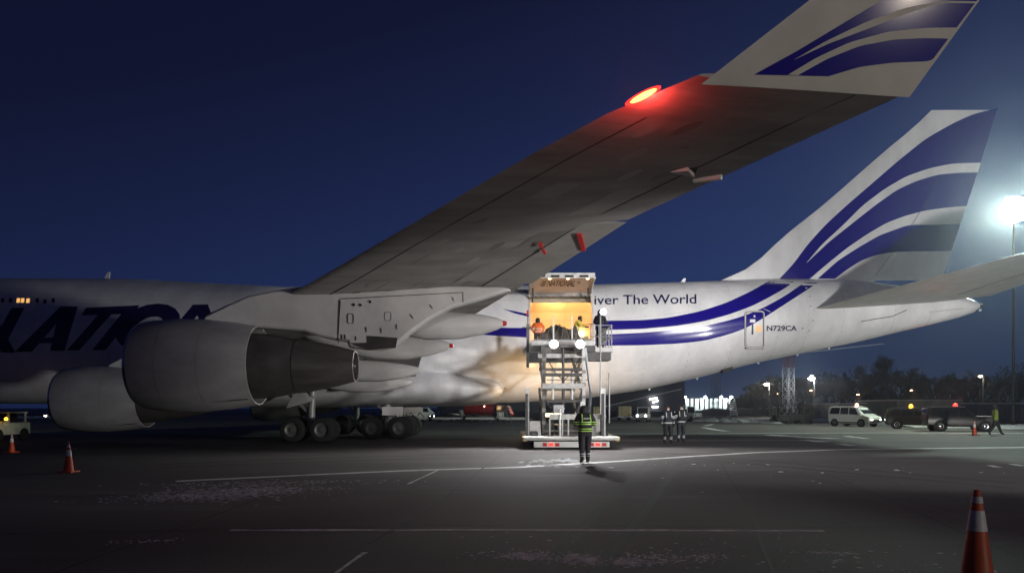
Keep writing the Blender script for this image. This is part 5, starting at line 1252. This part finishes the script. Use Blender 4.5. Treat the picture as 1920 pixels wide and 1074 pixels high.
# lattice masts
def lattice(label, u, Y, H, w, redtop):
    X = (u - 960) * Y / F; t = thing('lattice_mast', label, 'mast', (X, Y, 0), R(20))
    def seg(z0, z1, mt):
        mb = MB(); k = int((z1 - z0) / 1.2)
        for sx in (-1, 1):
            for sy in (-1, 1): mb.beam((sx * w, sy * w, z0), (sx * w, sy * w, z1), .09)
        for i in range(k):
            a, b_ = z0 + (z1 - z0) * i / k, z0 + (z1 - z0) * (i + 1) / k
            for s_ in (-1, 1):
                mb.beam((-w, s_ * w, a), (w, s_ * w, b_), .05).beam((w, s_ * w, a), (-w, s_ * w, b_), .05).beam((s_ * w, -w, a), (s_ * w, w, b_), .05).beam((s_ * w, w, a), (s_ * w, -w, b_), .05)
                mb.beam((-w, s_ * w, b_), (w, s_ * w, b_), .06).beam((s_ * w, -w, b_), (s_ * w, w, b_), .06)
        mb.build('lattice_section', mt, t, 0)
    seg(0, H * .42, 'mast_grey'); seg(H * .42, H, 'mast_red' if redtop else 'mast_grey')
    return t
lattice('tall lattice mast with red upper section above the forklifts', 1478, 120, 19, .62, True)
lattice('pale lattice mast right above the office block', 1342, 170, 22, .72, False)
# ladder frame by the office block
p = at(1376, 775, 140); t = thing('ladder_frame', 'steel ladder frame standing before the office block', 'ladder', (p.x, 140, 0))
for sx in (-.7, .7): MB().beam((sx, 0, 0), (sx * .6, .8, 3.2), .1).build('rail', 'galv', t, 0)
for k in range(7): MB().beam((-.7 + .05 * k, .11 * k, .4 + .42 * k), (.7 - .05 * k, .11 * k, .4 + .42 * k), .07).build('rung', 'galv', t, 0)
# street lamps
def street(label, u, v, Y, mt, r=.16, power=0, c=(1, .9, .7), grp='street lamps beyond the apron'):
    q = at(u, v, Y); t = thing('street_lamp', label, 'street lamp', (q.x, Y, 0), 0, grp)
    MB().tube((.5, 0, 0), (.5, 0, q.z - .1), .09, .06).path([(.5, 0, q.z - .1), (.35, -.05, q.z + .15), (0, -.1, q.z + .12)], .04).build('pole', 'steel_d', t)
    hd_ = MB().sphere((0, -.1, q.z + .10), r * 1.1, 10, 6, (1.3, 1, .5)).build('lamp_head', 'steel_d', t)
    MB().sphere((0, -.12, q.z), r, 10, 7, (1.15, 1, .8)).build('lamp_bulb', mt, hd_)
    if power: lamp('street_light', 'POINT', (q.x, Y - .2, q.z - .5), power, c, size=.2)
street('warm white street lamp left of the tall lattice mast', 1437, 719, 125, 'e_street', .42, 900)
street('brightest white street lamp right of the tall lattice mast', 1521, 708, 120, 'e_white', .50, 2500, (.9, .96, 1))
street('single curved street lamp above the dark trees at right', 1837, 705, 105, 'e_street', .22, 150)
for u, v, lb in ((1433.5, 739, 'tiny dim orange lamp below the warm white lamp'), (1457, 738, 'tiny yellow lamp left of the lattice mast'), (1520, 731.5, 'orange lamp under the brightest white lamp'), (1608, 739, 'orange lamp above the white van'), (1708, 731, 'orange lamp above the amber beacon car'), (1838, 812 - 80, 'orange lamp under the curved lamp')):
    if lb.startswith('orange lamp under the curved'): continue
    street(lb, u, v, 165, 'e_orange', .26 if u > 1500 else .17, 40, (1, .5, .25))
for u, v, lb in ((86, 789, 'small white lamp far left beside the inboard engine'), (100, 797, 'white lamp half hidden by the inboard engine')):
    street(lb, u, v - 10, 140 if u < 90 else 110, 'e_street', .2, 60)
# flood mast at the right edge
t = thing('flood_mast', 'tall flood mast with blinding white lamp cluster', 'flood mast', (FLOOD_C[0] + .4, FLOOD_C[1] + .4, 0))
MB().tube((0, .1, 0), (0, .1, 18.4), .13, .07, 12).build('pole', 'black', t)
t.rotation_euler = (0, 0, R(-33))
hb_ = MB().bx(-.5, .5, -.2, .05, 17.4, 18.8).build('lamp_frame', 'steel_d', t, 0)
q = MB().lathe([(-.2, .5), (-.45, .98), (-.55, 1.08), (-.58, 1.08)], (0, 0, 18.1), 'Y', 40).build('flood_lamp', 'steel_d', hb_)
MB().lathe([(-.582, 1.05), (-.66, .9), (-.70, .5), (-.71, .02)], (0, 0, 18.1), 'Y', 40).build('flood_lens', 'e_mast', q)
# the apron floods behind the photographer
def flood(label, loc, tgt):
    t = thing('flood_mast', label, 'flood mast', (loc[0], loc[1], 0)); d = (Vector(tgt) - Vector(loc)); d.z = 0; d.normalize(); t.rotation_euler = (0, 0, math.atan2(d.y, d.x) - math.pi / 2)
    MB().tube((0, -1.3, 0), (0, -1.3, loc[2]), .25, .14, 12).build('pole', 'galv', t)
    f_ = MB().bx(-1.4, 1.4, -1.2, -1.0, loc[2] - .6, loc[2] + .6).build('lamp_frame', 'steel_d', t, 0)
    for i in range(4): MB().bx(-1.2 + i * .66, -.76 + i * .66, -1.0, -.98, loc[2] - .3, loc[2] + .3).build('flood_lens', 'e_flood', f_, 0)
flood('tall flood mast behind the camera lighting the fuselage', FLOOD_A, (8, 43, 6)); flood('lower flood mast behind the camera', FLOOD_B, (9, 43, 6))
t = thing('work_light_stand', 'portable work light on a stand beside the photographer', 'work light', (WORK[0], WORK[1], 0))
MB().tube((0, 0, .3), (0, 0, .95), .03).tube((0, 0, .35), (.4, .1, .02), .02).tube((0, 0, .35), (-.3, .3, .02), .02).tube((0, 0, .35), (-.2, -.35, .02), .02).build('stand', 'steel_d', t)
q = MB().bx(-.3, .3, -.08, .04, .80, 1.2).build('lamp_housing', 'steel_d', t, 0); MB().bx(-.27, .27, .04, .05, .83, 1.17).build('lamp_lens', 'e_flood', q, 0)
t = thing('light_tower', 'mobile light tower standing right of the camera', 'light tower', (TOWER[0], TOWER[1], 0))
MB().bx(-.6, .6, -.9, .4, .35, 1.1).build('generator', 'steel', t, 0, bevel=.05); MB().tube((0, -.3, 1.1), (0, -.3, 2.3), .05).build('mast', 'galv', t)
q = MB().bx(-.45, .45, -.3, -.12, 1.85, 2.35).build('lamp_housing', 'steel_d', t, 0); MB().bx(-.42, .42, -.12, -.10, 1.88, 2.32).build('lamp_lens', 'e_flood', q, 0)
for y in (-.7, .2):
    for x in (-.62, .62):
        w_ = MB().lathe([(-.08, .1), (-.08, .3), (.08, .3), (.08, .1)], (0, 0, 0), 'X', 16).build('wheel', 'rubber', t); w_.location = (x, y, .3)
# bare winter trees along the far fence
def tree(label, u, Y, H, seed):
    rnd = random.Random(seed); X = (u - 960) * Y / F
    t = thing('bare_tree', label, 'tree', (X, Y, 0), rnd.random() * 6, 'bare dark trees along the far side')
    tr = MB(); tips = []
    def grow(p, d, L, r, lev):
        q = p + d * L; tr.tube(p, q, r, r * .65, 5 if lev else 7, False)
        if lev == 3: tips.append((q, d)); return
        for _ in range(4 if lev else 6):
            nd = (d + Vector((rnd.uniform(-1, 1), rnd.uniform(-1, 1), rnd.uniform(-.25, .7))) * .75).normalized()
            grow(p.lerp(q, rnd.uniform(.55, 1)), nd, L * rnd.uniform(.5, .75), r * .55, lev + 1)
    grow(Vector((0, 0, 0)), Vector((0, 0, 1)), H * .38, H * .022, 0)
    tr.build('trunk', 'bark', t, 0)
    cw = MB()
    for q, d in tips:
        for _ in range(14):
            a = q + Vector((rnd.gauss(0, .25), rnd.gauss(0, .25), rnd.gauss(0, .25))) * H * .1; e = (d + Vector((rnd.uniform(-1, 1), rnd.uniform(-1, 1), rnd.uniform(-.5, 1)))).normalized() * H * .085
            s_ = e.orthogonal().normalized() * H * .006
            cw.add([a - s_, a + s_, a + e], [(0, 1, 2)])
    cw.build('crown', 'twig', t, 0); return t
tl = [(1410, 8), (1432, 9), (1458, 10.5), (1490, 11), (1520, 10), (1548, 9), (1580, 9.5), (1612, 10.5), (1640, 13), (1668, 13.5), (1698, 12.5), (1730, 11), (1765, 11), (1800, 10.5), (1835, 10.5), (1872, 9.5), (1905, 9.5), (1950, 10)]
tlab = ['left of the warm lamp', 'behind the warm white lamp', 'left of the lattice mast', 'behind the lattice mast', 'under the brightest lamp', 'above the beige container', 'above the white van', 'right of the white van', 'left in the tall clump', 'middle of the tall clump', 'right in the tall clump', 'behind the amber beacon', 'between the two beacons', 'behind the red beacon', 'under the curved lamp', 'above the lime coat', 'at the right edge', 'outside at right']
for i, ((u, h_), l_) in enumerate(zip(tl, tlab)): tree('bare dark winter tree ' + l_, u, 150 + (i * 37 % 30), h_, i)
mb = MB()
for i in range(26000):
    X = random.uniform(56, 260); top_ = 8.2 + 2.2 * math.sin(X * .11) + 1.3 * math.sin(X * .31 + 1) + 1.0 * math.sin(X * .83)
    top_ *= min(1, .45 + (X - 56) / 40); z = top_ * random.random() ** .8 * random.uniform(.8, 1.05); Y = 190 + random.uniform(-6, 6) - (X - 56) * .12
    a = Vector((X, Y, z)); e = Vector((random.uniform(-.5, .5), 0, random.uniform(.3, 1))) * random.uniform(.8, 1.6); w_ = Vector((random.uniform(.08, .3), 0, random.uniform(-.2, .2)))
    mb.add([a - w_, a + w_, a + e], [(0, 1, 2)])
tag(mb.build('far_woods', 'twig', None, 0), 'dark mass of woods behind the bare trees', None, None, 'stuff')

# thin haze round the whole place, added to give the lamps a glow
HAZE = .0006
hz_ = MB().bx(-920, 920, -220, 1320, -1.0, 23.6).build('haze', 'black', None, 0)
hm = bpy.data.materials.new('glow_haze'); hm.use_nodes = True; hn = hm.node_tree; hn.nodes.clear()
ho_ = hn.nodes.new('ShaderNodeOutputMaterial'); hp = hn.nodes.new('ShaderNodeVolumePrincipled')
hp.inputs['Color'].default_value = (.86, .90, 1, 1); hp.inputs['Density'].default_value = HAZE; hp.inputs['Anisotropy'].default_value = .87
hn.links.new(hp.outputs[0], ho_.inputs['Volume']); hz_.data.materials.clear(); hz_.data.materials.append(hm); hz_['kind'] = 'stuff'
